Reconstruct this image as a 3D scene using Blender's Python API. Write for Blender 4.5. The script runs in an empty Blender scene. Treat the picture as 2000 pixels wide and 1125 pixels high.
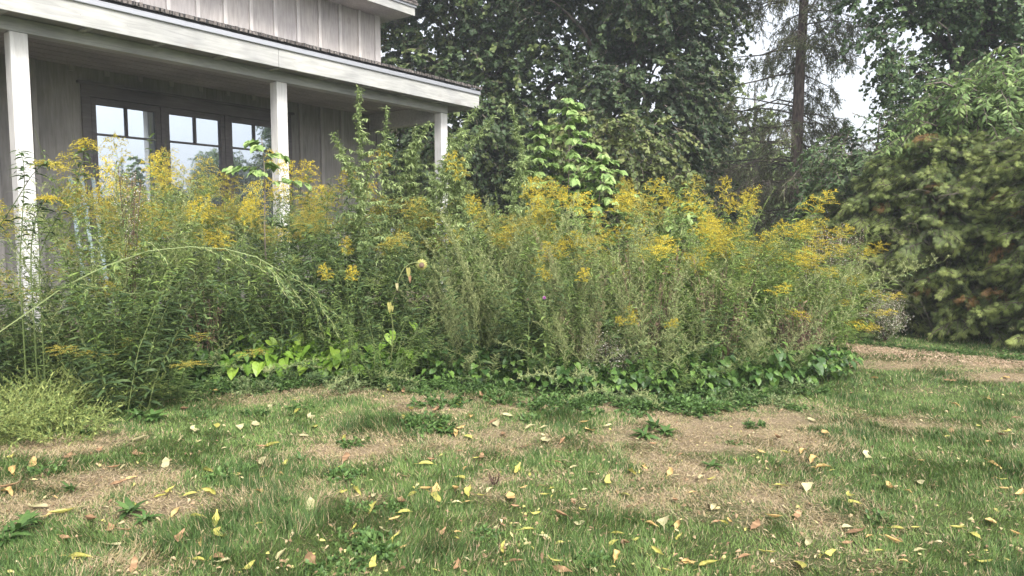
import bpy, math, random
import numpy as np
R = math.radians
SC = bpy.context.scene
COL = SC.collection
rng = np.random.default_rng(11)
random.seed(5)
PI = math.pi
U = lambda a, b, n=None: rng.uniform(a, b, n)

# ------------------------------------------------------------------ camera geometry
CH, PITCH, F = 1.55, R(4.62), 1387.0
SP, CP = math.sin(PITCH), math.cos(PITCH)

def ray(px, py):
    x, z = (px - 1000) / F, (562.5 - py) / F
    return np.array([x, CP + z * SP, -SP + z * CP])

def at(px, py, Y):
    d = ray(px, py)
    return np.array([0, 0, CH]) + d * (Y / d[1])

def gnd(px, py, z=0.0):
    d = ray(px, py)
    return np.array([0, 0, CH]) + d * ((z - CH) / d[2])

def px_of(x, y, z=0.0):
    v = np.array([x, y, z - CH])
    f = v[1] * CP - v[2] * SP
    return 1000 + F * v[0] / f, 562.5 - F * (v[1] * SP + v[2] * CP) / f

# ------------------------------------------------------------------ scene helpers
def tag(o, label=None, cat=None, group=None, kind=None):
    if label: o['label'] = label
    if cat: o['category'] = cat
    if group: o['group'] = group
    if kind: o['kind'] = kind
    return o

def empty(name, loc=(0, 0, 0), rz=0.0, parent=None):
    o = bpy.data.objects.new(name, None)
    COL.objects.link(o)
    o.location = tuple(float(v) for v in loc)
    o.rotation_euler = (0, 0, rz)
    o.empty_display_size = .1
    o.parent = parent
    return o

def link(name, mesh, parent=None, loc=None, rz=0.0):
    o = bpy.data.objects.new(name, mesh)
    COL.objects.link(o)
    o.parent = parent
    if loc is not None:
        o.location = tuple(float(v) for v in loc)
        o.rotation_euler = (0, 0, rz)
    return o

class Geo:
    """triangles and quads gathered as arrays; build() makes one mesh with a per-vertex value 'v'"""
    def __init__(s): s.V, s.T, s.Q, s.A, s.n = [], [], [], [], 0
    def add(s, v, t=None, q=None, a=.5):
        v = np.asarray(v, float).reshape(-1, 3)
        if t is not None and len(t): s.T.append(np.asarray(t, int).reshape(-1, 3) + s.n)
        if q is not None and len(q): s.Q.append(np.asarray(q, int).reshape(-1, 4) + s.n)
        s.V.append(v); s.A.append(np.broadcast_to(np.asarray(a, float), (len(v),)).copy()); s.n += len(v)
        return s
    def mesh(s, name, mat, smooth=False):
        me = bpy.data.meshes.new(name)
        V = np.concatenate(s.V).astype(np.float32)
        T = np.concatenate(s.T) if s.T else np.zeros((0, 3), int)
        Q = np.concatenate(s.Q) if s.Q else np.zeros((0, 4), int)
        me.vertices.add(len(V)); me.vertices.foreach_set('co', V.ravel())
        L = np.concatenate([T.ravel(), Q.ravel()]).astype(np.int32)
        me.loops.add(len(L)); me.loops.foreach_set('vertex_index', L)
        st = np.concatenate([np.arange(len(T)) * 3, len(T) * 3 + np.arange(len(Q)) * 4]).astype(np.int32)
        me.polygons.add(len(st)); me.polygons.foreach_set('loop_start', st)
        at_ = me.attributes.new('v', 'FLOAT', 'POINT')
        at_.data.foreach_set('value', np.concatenate(s.A).astype(np.float32))
        me.update(calc_edges=True)
        if not smooth: me.shade_flat()
        for m in (mat if isinstance(mat, (list, tuple)) else [mat]): me.materials.append(m)
        return me
    def obj(s, name, mat, parent=None, smooth=False):
        return link(name, s.mesh(name, mat, smooth), parent)

def nrm(v):
    return v / np.maximum(np.linalg.norm(v, axis=-1, keepdims=True), 1e-9)

def inst(g, tpl, P, D, N, S, a, W=None):
    """copies of a template (length along y, width x, normal z) at P, along D, normal hint N, size S"""
    tv, tt = tpl
    P = np.atleast_2d(P); n = len(P)
    D = nrm(np.broadcast_to(D, (n, 3))); N = np.broadcast_to(N, (n, 3))
    X = nrm(np.cross(D, N)); Z = np.cross(X, D)
    S = np.broadcast_to(np.asarray(S, float), (n,))
    W = S if W is None else np.broadcast_to(np.asarray(W, float), (n,))
    v = (tv[None, :, 0:1] * X[:, None] * W[:, None, None] + tv[None, :, 1:2] * D[:, None] * S[:, None, None]
         + tv[None, :, 2:3] * Z[:, None] * S[:, None, None]) + P[:, None]
    k = len(tv)
    t = tt[None] + (np.arange(n) * k)[:, None, None]
    g.add(v.reshape(-1, 3), t=t.reshape(-1, 3), a=np.repeat(np.broadcast_to(np.asarray(a, float), (n,)), k))

def T(v, t): return np.array(v, float), np.array(t, int)
LEAF = T([(0, 0, 0), (-.3, .4, .07), (0, .45, -.02), (.3, .4, .07), (0, 1, -.16)], [(0, 2, 1), (0, 3, 2), (1, 2, 4), (2, 3, 4)])
LANCE = T([(0, 0, 0), (-.5, .3, .0), (.5, .3, .0), (-.38, .68, -.08), (.38, .68, -.08), (0, 1, -.24)], [(0, 2, 1), (1, 2, 4), (1, 4, 3), (3, 4, 5)])
CURL = T([(0, 0, 0), (-.5, .25, .04), (.5, .25, .04), (-.5, .5, -.03), (.5, .5, -.03), (-.35, .75, -.18), (.35, .75, -.18), (0, 1, -.42)],
         [(0, 2, 1), (1, 2, 4), (1, 4, 3), (3, 4, 6), (3, 6, 5), (5, 6, 7)])
def heart():
    out = [(.0, .02), (.2, -.1), (.42, -.04), (.5, .2), (.42, .48), (.24, .76), (0, 1.0)]
    v = [(0, .02, 0), (0, .3, -.03), (0, .62, -.05), (0, 1.0, -.22)]
    for x, y in out[1:-1]: v.append((x, y, .22 * x - .2 * y * y * (1 if y > .3 else 0)))
    for x, y in out[1:-1]: v.append((-x, y, .22 * x - .2 * y * y * (1 if y > .3 else 0)))
    t = [(0, 4, 5), (0, 5, 1), (5, 6, 1), (6, 7, 1), (7, 2, 1), (7, 8, 2), (8, 3, 2)]
    t2 = [tuple((i + 5 if i >= 4 else i) for i in f)[::-1] for f in t]
    return T(v, t + t2)
HEART = heart()
FLOR = T([(0, 0, .6), (.55, 0, -.3), (-.3, .5, -.3), (-.3, -.5, -.3)], [(0, 1, 2), (0, 2, 3), (0, 3, 1)])
def spraytpl():
    v, t = [], []
    for i, (a, L) in enumerate([(-58, .5), (-38, .8), (-20, .85), (-4, 1.1), (15, .9), (34, .82), (55, .55)]):
        c, s_ = math.cos(R(a)), math.sin(R(a)); b = .12 * abs(a) / 60; w = .04
        z = -.18 * L + .02 * ((i * 7) % 5 - 2)
        k = len(v)
        v += [(s_ * .05, b, 0), (s_ * L * .6 - c * w, b + c * L * .55 + s_ * w, z * .4), (s_ * L * .6 + c * w, b + c * L * .55 - s_ * w, z * .4), (s_ * L, b + c * L, z)]
        t += [(k, k + 2, k + 1), (k + 1, k + 2, k + 3)]
    return T(v, t)
CEDAR = spraytpl()

def tubes(g, P, Rr, k=4, a=.5, cap=False):
    """P (N,n,3) polylines, Rr (N,n) radii"""
    P = np.asarray(P, float)
    if P.ndim == 2: P = P[None]
    N, n, _ = P.shape
    Rr = np.broadcast_to(np.asarray(Rr, float), (N, n))
    tg = nrm(np.gradient(P, axis=1))
    ref = np.where(np.abs(tg[..., 2:3]) > .9, np.array([1., 0, 0]), np.array([0, 0, 1.]))
    x = nrm(np.cross(tg, ref)); y = np.cross(tg, x)
    th = np.arange(k) / k * 2 * PI
    v = P[:, :, None] + Rr[:, :, None, None] * (x[:, :, None] * np.cos(th)[None, None, :, None] + y[:, :, None] * np.sin(th)[None, None, :, None])
    i, j = np.meshgrid(np.arange(n - 1), np.arange(k), indexing='ij')
    q = np.stack([i * k + j, i * k + (j + 1) % k, (i + 1) * k + (j + 1) % k, (i + 1) * k + j], -1).reshape(-1, 4)
    q = q[None] + (np.arange(N) * n * k)[:, None, None]
    aa = np.repeat(np.broadcast_to(np.asarray(a, float), (N,)), n * k)
    g.add(v.reshape(-1, 3), q=q.reshape(-1, 4), a=aa)

def curves(P0, D, L, n=6, droop=0., wig=0.):
    """batch of bent lines: (N,n,3)"""
    P0 = np.atleast_2d(P0); N = len(P0); D = nrm(np.broadcast_to(D, (N, 3)))
    L = np.broadcast_to(np.asarray(L, float), (N,)); dr = np.broadcast_to(np.asarray(droop, float), (N,))
    s = np.linspace(0, 1, n)
    P = P0[:, None] + D[:, None] * (L[:, None] * s)[..., None]
    P[..., 2] -= (dr * L)[:, None] * s ** 2
    if wig:
        w = np.cumsum(rng.normal(0, 1, (N, n, 3)), axis=1) * (L[:, None, None] * wig / n)
        w[:, 0] = 0
        P = P + w
    return P

def sample(C, s):
    """C (N,n,3), s (N,m) -> points, tangents (N,m,3)"""
    N, n, _ = C.shape
    f = np.clip(s, 0, .9999) * (n - 1); i = f.astype(int); fr = (f - i)[..., None]
    r = np.arange(N)[:, None]
    a, b = C[r, i], C[r, i + 1]
    return a * (1 - fr) + b * fr, nrm(b - a)

def rdir(n):
    return nrm(rng.normal(0, 1, (n, 3)))

_H = np.random.default_rng(3).random((32, 32, 32))
def noise(p, f=1.0):
    p = np.asarray(p, float) * f + 100.37
    i = np.floor(p).astype(int); t = p - i; t = t * t * (3 - 2 * t); i &= 31; j = (i + 1) & 31
    h = lambda a, b, c: _H[a, b, c]
    x0, y0, z0, x1, y1, z1 = i[..., 0], i[..., 1], i[..., 2], j[..., 0], j[..., 1], j[..., 2]
    tx, ty, tz = t[..., 0], t[..., 1], t[..., 2]
    l = lambda a, b, w: a + (b - a) * w
    return l(l(l(h(x0, y0, z0), h(x1, y0, z0), tx), l(h(x0, y1, z0), h(x1, y1, z0), tx), ty),
             l(l(h(x0, y0, z1), h(x1, y0, z1), tx), l(h(x0, y1, z1), h(x1, y1, z1), tx), ty), tz)
def noise2(x, y, f):
    p = np.stack([x, y, np.zeros_like(x) + .5], -1)
    return noise(p, f) * .6 + noise(p + 7.7, f * 2.3) * .27 + noise(p + 3.1, f * 5.1) * .13

# ------------------------------------------------------------------ materials
def mat(name):
    m = bpy.data.materials.new(name); m.use_nodes = True
    nt = m.node_tree; nt.nodes.clear()
    return m, nt, nt.nodes.new, nt.links.new

def ramp(nt, stops):
    r = nt.nodes.new('ShaderNodeValToRGB'); e = r.color_ramp.elements
    while len(e) < len(stops): e.new(.5)
    for k, (p, c) in enumerate(stops):
        e[k].position = p; e[k].color = (*c, 1)
    return r

def leafmat(name, stops, trans=.3, rough=.55, spec=.3, objvar=.12):
    m, nt, N, Lk = mat(name)
    a = N('ShaderNodeAttribute'); a.attribute_name = 'v'
    r = ramp(nt, stops); Lk(a.outputs['Fac'], r.inputs[0])
    oi = N('ShaderNodeObjectInfo')
    hs = N('ShaderNodeHueSaturation')
    mr = N('ShaderNodeMapRange'); mr.inputs[3].default_value = 1 - objvar; mr.inputs[4].default_value = 1 + objvar
    Lk(oi.outputs['Random'], mr.inputs[0]); Lk(mr.outputs[0], hs.inputs['Value']); Lk(r.outputs[0], hs.inputs['Color'])
    p = N('ShaderNodeBsdfPrincipled'); p.inputs['Roughness'].default_value = rough; p.inputs['Specular IOR Level'].default_value = spec
    Lk(hs.outputs[0], p.inputs['Base Color'])
    o = N('ShaderNodeOutputMaterial')
    if trans:
        t = N('ShaderNodeBsdfTranslucent'); mx = N('ShaderNodeMixShader'); mx.inputs[0].default_value = trans
        Lk(hs.outputs[0], t.inputs[0]); Lk(p.outputs[0], mx.inputs[1]); Lk(t.outputs[0], mx.inputs[2]); Lk(mx.outputs[0], o.inputs[0])
    else: Lk(p.outputs[0], o.inputs[0])
    return m

def barkmat(name, c1, c2, scale=14, bump=.6):
    m, nt, N, Lk = mat(name)
    tc = N('ShaderNodeTexCoord'); mp = N('ShaderNodeMapping'); mp.inputs['Scale'].default_value = (1, 1, .25)
    Lk(tc.outputs['Object'], mp.inputs[0])
    nz = N('ShaderNodeTexNoise'); nz.inputs['Scale'].default_value = scale; nz.inputs['Detail'].default_value = 6
    Lk(mp.outputs[0], nz.inputs[0])
    r = ramp(nt, [(.3, c1), (.7, c2)]); Lk(nz.outputs[0], r.inputs[0])
    p = N('ShaderNodeBsdfPrincipled'); p.inputs['Roughness'].default_value = .9; p.inputs['Specular IOR Level'].default_value = .2
    b = N('ShaderNodeBump'); b.inputs['Strength'].default_value = bump; b.inputs['Distance'].default_value = .02
    Lk(nz.outputs[0], b.inputs['Height']); Lk(b.outputs[0], p.inputs['Normal']); Lk(r.outputs[0], p.inputs['Base Color'])
    o = N('ShaderNodeOutputMaterial'); Lk(p.outputs[0], o.inputs[0])
    return m

def woodmat(name, c1, c2, axis='z', knots=True, rough=.75, dirt=(.25, .22, .2)):
    """thin old paint on rough sawn boards: streaks along the grain, knots that show through, nail dots"""
    m, nt, N, Lk = mat(name)
    tc = N('ShaderNodeTexCoord'); mp = N('ShaderNodeMapping')
    mp.inputs['Scale'].default_value = (9, 9, .9) if axis == 'z' else (.9, 9, 9)
    Lk(tc.outputs['Object'], mp.inputs[0])
    nz = N('ShaderNodeTexNoise'); nz.inputs['Scale'].default_value = 3; nz.inputs['Detail'].default_value = 8; nz.inputs['Distortion'].default_value = .8
    Lk(mp.outputs[0], nz.inputs[0])
    r = ramp(nt, [(.3, c1), (.68, c2)]); Lk(nz.outputs[0], r.inputs[0])
    col = r.outputs[0]
    n2 = N('ShaderNodeTexNoise'); n2.inputs['Scale'].default_value = 1.3; n2.inputs['Detail'].default_value = 5
    Lk(tc.outputs['Object'], n2.inputs[0])
    rr = ramp(nt, [(.35, (.78, .78, .8)), (.65, (1.06, 1.05, 1.03))]); Lk(n2.outputs[0], rr.inputs[0])
    mm = N('ShaderNodeMix'); mm.data_type = 'RGBA'; mm.blend_type = 'MULTIPLY'; mm.inputs[0].default_value = 1
    Lk(col, mm.inputs[6]); Lk(rr.outputs[0], mm.inputs[7]); col = mm.outputs[2]
    if knots:
        m2 = N('ShaderNodeMapping'); m2.inputs['Scale'].default_value = (1, 1, .6) if axis == 'z' else (.6, 1, 1)
        Lk(tc.outputs['Object'], m2.inputs[0])
        wn = N('ShaderNodeTexNoise'); wn.inputs['Scale'].default_value = 9; Lk(m2.outputs[0], wn.inputs[0])
        mixv = N('ShaderNodeMix'); mixv.data_type = 'VECTOR'; mixv.inputs[0].default_value = .09
        Lk(m2.outputs[0], mixv.inputs[4]); Lk(wn.outputs[1], mixv.inputs[5])
        vo = N('ShaderNodeTexVoronoi'); vo.inputs['Scale'].default_value = 3.4; Lk(mixv.outputs[1], vo.inputs[0])
        kr = ramp(nt, [(.0, (1, 1, 1)), (.07, (.3, .3, .3)), (.11, (.8, .8, .8)), (.19, (0, 0, 0))]); Lk(vo.outputs[0], kr.inputs[0])
        mk = N('ShaderNodeMix'); mk.data_type = 'RGBA'
        ml = N('ShaderNodeMath'); ml.operation = 'MULTIPLY'; ml.inputs[1].default_value = .42
        Lk(kr.outputs[0], ml.inputs[0]); Lk(ml.outputs[0], mk.inputs[0]); Lk(col, mk.inputs[6]); mk.inputs[7].default_value = (*dirt, 1)
        col = mk.outputs[2]
        v3 = N('ShaderNodeTexVoronoi'); v3.inputs['Scale'].default_value = 7; v3.inputs['Randomness'].default_value = .8; Lk(tc.outputs['Object'], v3.inputs[0])
        k3 = ramp(nt, [(.02, (.55, .55, .55)), (.045, (0, 0, 0))]); Lk(v3.outputs[0], k3.inputs[0])
        mq = N('ShaderNodeMix'); mq.data_type = 'RGBA'; Lk(k3.outputs[0], mq.inputs[0]); Lk(col, mq.inputs[6]); mq.inputs[7].default_value = (.12, .1, .09, 1)
        col = mq.outputs[2]
    p = N('ShaderNodeBsdfPrincipled'); p.inputs['Roughness'].default_value = rough; p.inputs['Specular IOR Level'].default_value = .3
    av = N('ShaderNodeAttribute'); av.attribute_name = 'v'; br = ramp(nt, [(0, (.84, .84, .84)), (1, (1.0, 1.0, 1.0))]); Lk(av.outputs['Fac'], br.inputs[0])
    mv = N('ShaderNodeMix'); mv.data_type = 'RGBA'; mv.blend_type = 'MULTIPLY'; mv.inputs[0].default_value = 1; Lk(col, mv.inputs[6]); Lk(br.outputs[0], mv.inputs[7]); col = mv.outputs[2]
    Lk(col, p.inputs['Base Color'])
    b = N('ShaderNodeBump'); b.inputs['Strength'].default_value = .35; b.inputs['Distance'].default_value = .004
    Lk(nz.outputs[0], b.inputs['Height']); Lk(b.outputs[0], p.inputs['Normal'])
    o = N('ShaderNodeOutputMaterial'); Lk(p.outputs[0], o.inputs[0])
    return m

def shinglemat(name):
    m, nt, N, Lk = mat(name)
    tc = N('ShaderNodeTexCoord'); br = N('ShaderNodeTexBrick')
    br.inputs['Scale'].default_value = 3.2; br.inputs['Color1'].default_value = (.07, .06, .055, 1); br.inputs['Color2'].default_value = (.17, .15, .14, 1)
    br.inputs['Mortar'].default_value = (.03, .03, .03, 1); br.inputs['Mortar Size'].default_value = .03; br.inputs['Row Height'].default_value = .35
    Lk(tc.outputs['Object'], br.inputs[0])
    nz = N('ShaderNodeTexNoise'); nz.inputs['Scale'].default_value = 30; Lk(tc.outputs['Object'], nz.inputs[0])
    mm = N('ShaderNodeMix'); mm.data_type = 'RGBA'; mm.blend_type = 'OVERLAY'; mm.inputs[0].default_value = .8
    Lk(br.outputs[0], mm.inputs[6]); Lk(nz.outputs[0], mm.inputs[7])
    p = N('ShaderNodeBsdfPrincipled'); p.inputs['Roughness'].default_value = .95
    Lk(mm.outputs[2], p.inputs['Base Color']); b = N('ShaderNodeBump'); b.inputs['Distance'].default_value = .02
    Lk(nz.outputs[0], b.inputs['Height']); Lk(b.outputs[0], p.inputs['Normal'])
    o = N('ShaderNodeOutputMaterial'); Lk(p.outputs[0], o.inputs[0])
    return m

def plain(name, c, rough=.6, metal=0., spec=.5):
    m, nt, N, Lk = mat(name)
    p = N('ShaderNodeBsdfPrincipled'); p.inputs['Base Color'].default_value = (*c, 1); p.inputs['Roughness'].default_value = rough
    p.inputs['Metallic'].default_value = metal; p.inputs['Specular IOR Level'].default_value = spec
    nz = N('ShaderNodeTexNoise'); nz.inputs['Scale'].default_value = 6; nz.inputs['Detail'].default_value = 6
    r = ramp(nt, [(.3, tuple(x * .85 for x in c)), (.7, tuple(min(1, x * 1.12) for x in c))])
    Lk(nz.outputs[0], r.inputs[0]); Lk(r.outputs[0], p.inputs['Base Color'])
    o = N('ShaderNodeOutputMaterial'); Lk(p.outputs[0], o.inputs[0])
    return m

def glassmat():
    m, nt, N, Lk = mat('window_glass')
    tc = N('ShaderNodeTexCoord')
    nz = N('ShaderNodeTexNoise'); nz.inputs['Scale'].default_value = 1.1; Lk(tc.outputs['Object'], nz.inputs[0])
    b = N('ShaderNodeBump'); b.inputs['Strength'].default_value = .1; b.inputs['Distance'].default_value = .01; Lk(nz.outputs[0], b.inputs['Height'])
    p = N('ShaderNodeBsdfPrincipled'); p.inputs['Base Color'].default_value = (.62, .68, .76, 1); p.inputs['Metallic'].default_value = .85
    p.inputs['Roughness'].default_value = .02; Lk(b.outputs[0], p.inputs['Normal'])
    o = N('ShaderNodeOutputMaterial'); Lk(p.outputs[0], o.inputs[0])
    return m

M = dict(
    gold_leaf=leafmat('goldenrod_leaf', [(0, (.055, .095, .035)), (.5, (.13, .195, .06)), (1, (.26, .34, .1))]),
    gold_stem=leafmat('goldenrod_stem', [(0, (.08, .11, .035)), (1, (.17, .21, .07))], 0),
    bright_leaf=leafmat('bright_goldenrod_leaf', [(0, (.07, .13, .03)), (.5, (.16, .25, .06)), (1, (.29, .39, .1))]),
    yellow=leafmat('yellow_floret', [(0, (.3, .26, .04)), (.5, (.54, .44, .05)), (1, (.8, .66, .09))], .25, .7),
    ochre=leafmat('ochre_floret', [(0, (.2, .18, .045)), (.5, (.37, .32, .06)), (1, (.56, .47, .09))], .2, .8),
    dark_leaf=leafmat('dark_leaf', [(0, (.03, .055, .022)), (.5, (.065, .11, .04)), (1, (.13, .19, .065))]),
    mug_leaf=leafmat('mugwort_leaf', [(0, (.08, .13, .05)), (.5, (.17, .23, .095)), (1, (.3, .36, .16))]),
    mug_bud=leafmat('mugwort_bud', [(0, (.17, .21, .08)), (.5, (.3, .34, .14)), (1, (.44, .45, .22))], .2),
    hemp_leaf=leafmat('tall_weed_leaf', [(0, (.12, .17, .06)), (.5, (.24, .32, .12)), (1, (.38, .45, .2))]),
    violet=leafmat('heart_leaf', [(0, (.035, .08, .02)), (.5, (.068, .138, .03)), (1, (.14, .24, .05))], .3, .42, .4, .2),
    violet_bright=leafmat('bright_heart_leaf', [(0, (.08, .16, .02)), (.5, (.15, .27, .035)), (1, (.27, .4, .06))], .35, .42, .4, .1),
    weed=leafmat('lawn_weed_leaf', [(0, (.04, .085, .022)), (.5, (.075, .145, .038)), (1, (.14, .23, .065))], .3, .45),
    lime=leafmat('lime_weed_leaf', [(0, (.08, .13, .035)), (.5, (.18, .24, .07)), (1, (.34, .38, .12))]),
    sapling=leafmat('sapling_leaf', [(0, (.12, .2, .06)), (.5, (.22, .33, .1)), (1, (.34, .45, .17))], .35),
    linden=leafmat('linden_leaf', [(0, (.045, .075, .038)), (.55, (.085, .135, .055)), (.8, (.17, .22, .08)), (1, (.27, .32, .11))], .35, .5, .35),  # light painted in: palest stops stand for lit patches of foliage
    drab=leafmat('understory_leaf', [(0, (.06, .09, .03)), (.5, (.13, .17, .055)), (1, (.25, .27, .1))], .25),
    spruce=leafmat('spruce_needle', [(0, (.08, .1, .05)), (.5, (.16, .19, .09)), (1, (.27, .28, .14))], .2, .7),
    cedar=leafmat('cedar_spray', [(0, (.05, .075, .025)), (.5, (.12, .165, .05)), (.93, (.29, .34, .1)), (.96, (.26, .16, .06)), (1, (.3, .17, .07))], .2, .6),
    ash=leafmat('ash_leaf', [(0, (.08, .14, .045)), (.5, (.15, .23, .075)), (1, (.27, .36, .12))], .35, .5),
    midtree=leafmat('dark_tree_leaf', [(0, (.045, .08, .035)), (.5, (.085, .14, .055)), (1, (.17, .23, .085))], .25, .5),
    vine=leafmat('vine_leaf', [(0, (.05, .09, .045)), (.5, (.1, .165, .07)), (1, (.19, .28, .1))], .3, .5),
    far=leafmat('far_leaf', [(0, (.1, .14, .05)), (.5, (.17, .23, .08)), (1, (.28, .34, .12))], .4, .7),
    woods=leafmat('woods_leaf', [(0, (.05, .08, .04)), (.5, (.09, .13, .06)), (1, (.16, .2, .09))], .3, .8),
    aster=leafmat('aster_floret', [(0, (.22, .2, .14)), (.5, (.42, .38, .28)), (1, (.75, .72, .65))], .2, .7),
    dead=leafmat('dead_stem', [(0, (.07, .045, .035)), (.5, (.15, .1, .075)), (1, (.28, .2, .14))], 0, .9, .1),
    thatch=leafmat('seed_fluff', [(0, (.2, .16, .09)), (1, (.42, .35, .22))], .2, .9),
    bark=barkmat('grey_bark', (.06, .05, .045), (.17, .14, .12)),
    spruce_bark=barkmat('spruce_bark', (.07, .05, .045), (.2, .155, .135), 22, 1.),
    twig=leafmat('twig', [(0, (.05, .04, .035)), (1, (.2, .17, .14))], 0, .9, .1),
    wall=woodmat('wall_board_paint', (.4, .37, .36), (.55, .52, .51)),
    wall_shaded=woodmat('shaded_wall_paint', (.22, .21, .2), (.31, .3, .29), knots=False),  # wall paint darkened, with the porch shade put into the colour
    trim=woodmat('trim_paint', (.33, .335, .32), (.47, .47, .455), axis='x'),
    post=woodmat('post_paint', (.56, .55, .54), (.7, .7, .69), knots=False),
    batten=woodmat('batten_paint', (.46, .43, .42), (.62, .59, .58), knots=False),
    batten_shaded=woodmat('shaded_batten_paint', (.3, .285, .275), (.38, .365, .355), knots=False),  # porch shade in the colour; paler than the wall, standing for shadow lines
    wintrim=woodmat('window_trim_paint', (.12, .113, .12), (.165, .157, .165), axis='x', knots=False),
    drip=plain('pale_metal_drip_edge', (.36, .37, .4), .4, .3),
    black=plain('dark_gap_shade', (.03, .03, .032), .8),  # near-black tone stands for shade in the gap under the shingles
    shingle=shinglemat('shingles'), glass=glassmat(),
    deck=woodmat('deck_wood', (.16, .12, .1), (.26, .2, .17), axis='x', knots=False),
    blue=plain('pale_blue_paint', (.27, .34, .37), .5),
    brown=plain('brown_bench_wood', (.23, .16, .13), .7),
    leaf_y=leafmat('yellow_fallen_leaf', [(0, (.33, .32, .08)), (.6, (.48, .45, .12)), (1, (.38, .3, .1))], .25, .5, .3, .15),
    leaf_p=leafmat('straw_fallen_leaf', [(0, (.36, .33, .17)), (1, (.52, .47, .27))], .2, .6, .3, .15),
    leaf_o=leafmat('tan_fallen_leaf', [(0, (.42, .26, .1)), (1, (.6, .43, .18))], .15, .6, .3, .15),
    leaf_b=leafmat('brown_fallen_leaf', [(0, (.2, .12, .065)), (1, (.4, .25, .14))], .1, .7, .2, .2),
    leaf_w=leafmat('wilted_leaf', [(0, (.3, .3, .08)), (1, (.42, .38, .14))], .3, .7),
    purple=leafmat('purple_bristle', [(0, (.4, .12, .38)), (1, (.62, .25, .58))], .2),
)

# ------------------------------------------------------------------ lawn masks
def ell(px, py, rx, ry, w=1.0):
    c = gnd(px, py); a = gnd(px + rx, py); b0, b1 = gnd(px, py - ry), gnd(px, py + ry)
    return c[0], c[1], abs(a[0] - c[0]), abs(b0[1] - b1[1]) / 2, w
DRY = [ell(*e) for e in [(70, 1000, 120, 45), (240, 940, 150, 32), (350, 985, 140, 30), (130, 870, 130, 25, .7), (700, 880, 130, 30, .8),
       (600, 960, 90, 25, .6), (840, 790, 160, 22, .9), (960, 860, 200, 35, .7), (960, 950, 70, 35), (1060, 930, 70, 22, .8), (1380, 850, 220, 48, 1.1), (1320, 925, 130, 45, 1.1),
       (1560, 985, 130, 45, .9), (1680, 1010, 80, 25, .7), (1240, 960, 150, 40, .6), (1480, 820, 160, 25), (1760, 830, 150, 22, .6),
       (1850, 870, 120, 25, .4), (1050, 790, 240, 20, .8), (600, 770, 200, 18, .5), (1850, 712, 240, 11, 1.0), (1680, 685, 130, 11, 1.0), (1990, 738, 120, 11, .95), (1560, 668, 110, 11, 1.1),
       (500, 900, 70, 20, .5), (1500, 1100, 100, 25, .4), (300, 1110, 150, 30, .5), (950, 1010, 60, 20, .4)]]
def dryness(x, y):
    d = np.zeros_like(x)
    for cx, cy, rx, ry, w in DRY:
        d = np.maximum(d, w * np.exp(-(((x - cx) / rx) ** 2 + ((y - cy) / ry) ** 2) * .9))
    n = noise2(x, y, 1.7)
    h = noise2(x + 5, y + 3, 6.5)
    d = d * (-.05 + .8 * n + 1.2 * h) + (n - .5) * .8 + (h - .5) * .5 - .06
    return np.clip(d * 1.2 - .05, 0, 1)

EDGE = np.array([(gnd(px, py)[0], gnd(px, py)[1]) for px, py in
       [(-500, 860), (0, 850), (120, 815), (230, 775), (350, 752), (600, 742), (850, 748), (1000, 762), (1150, 772), (1350, 778), (1500, 766), (1640, 742)]])
def bed_front(x): return np.interp(x, EDGE[:, 0], EDGE[:, 1])
BR = EDGE[-1, 0]
def soil(x, y):
    f = bed_front(x)
    s = np.clip((y - f + (noise2(x, y, 3.) - .5) * .5) / .25 + .3, 0, 1)
    back = 10.4 - .1 * x
    s *= np.clip((back - y) / .4, 0, 1) * np.clip((BR + .1 - x) / .25, 0, 1)
    return s

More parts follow.
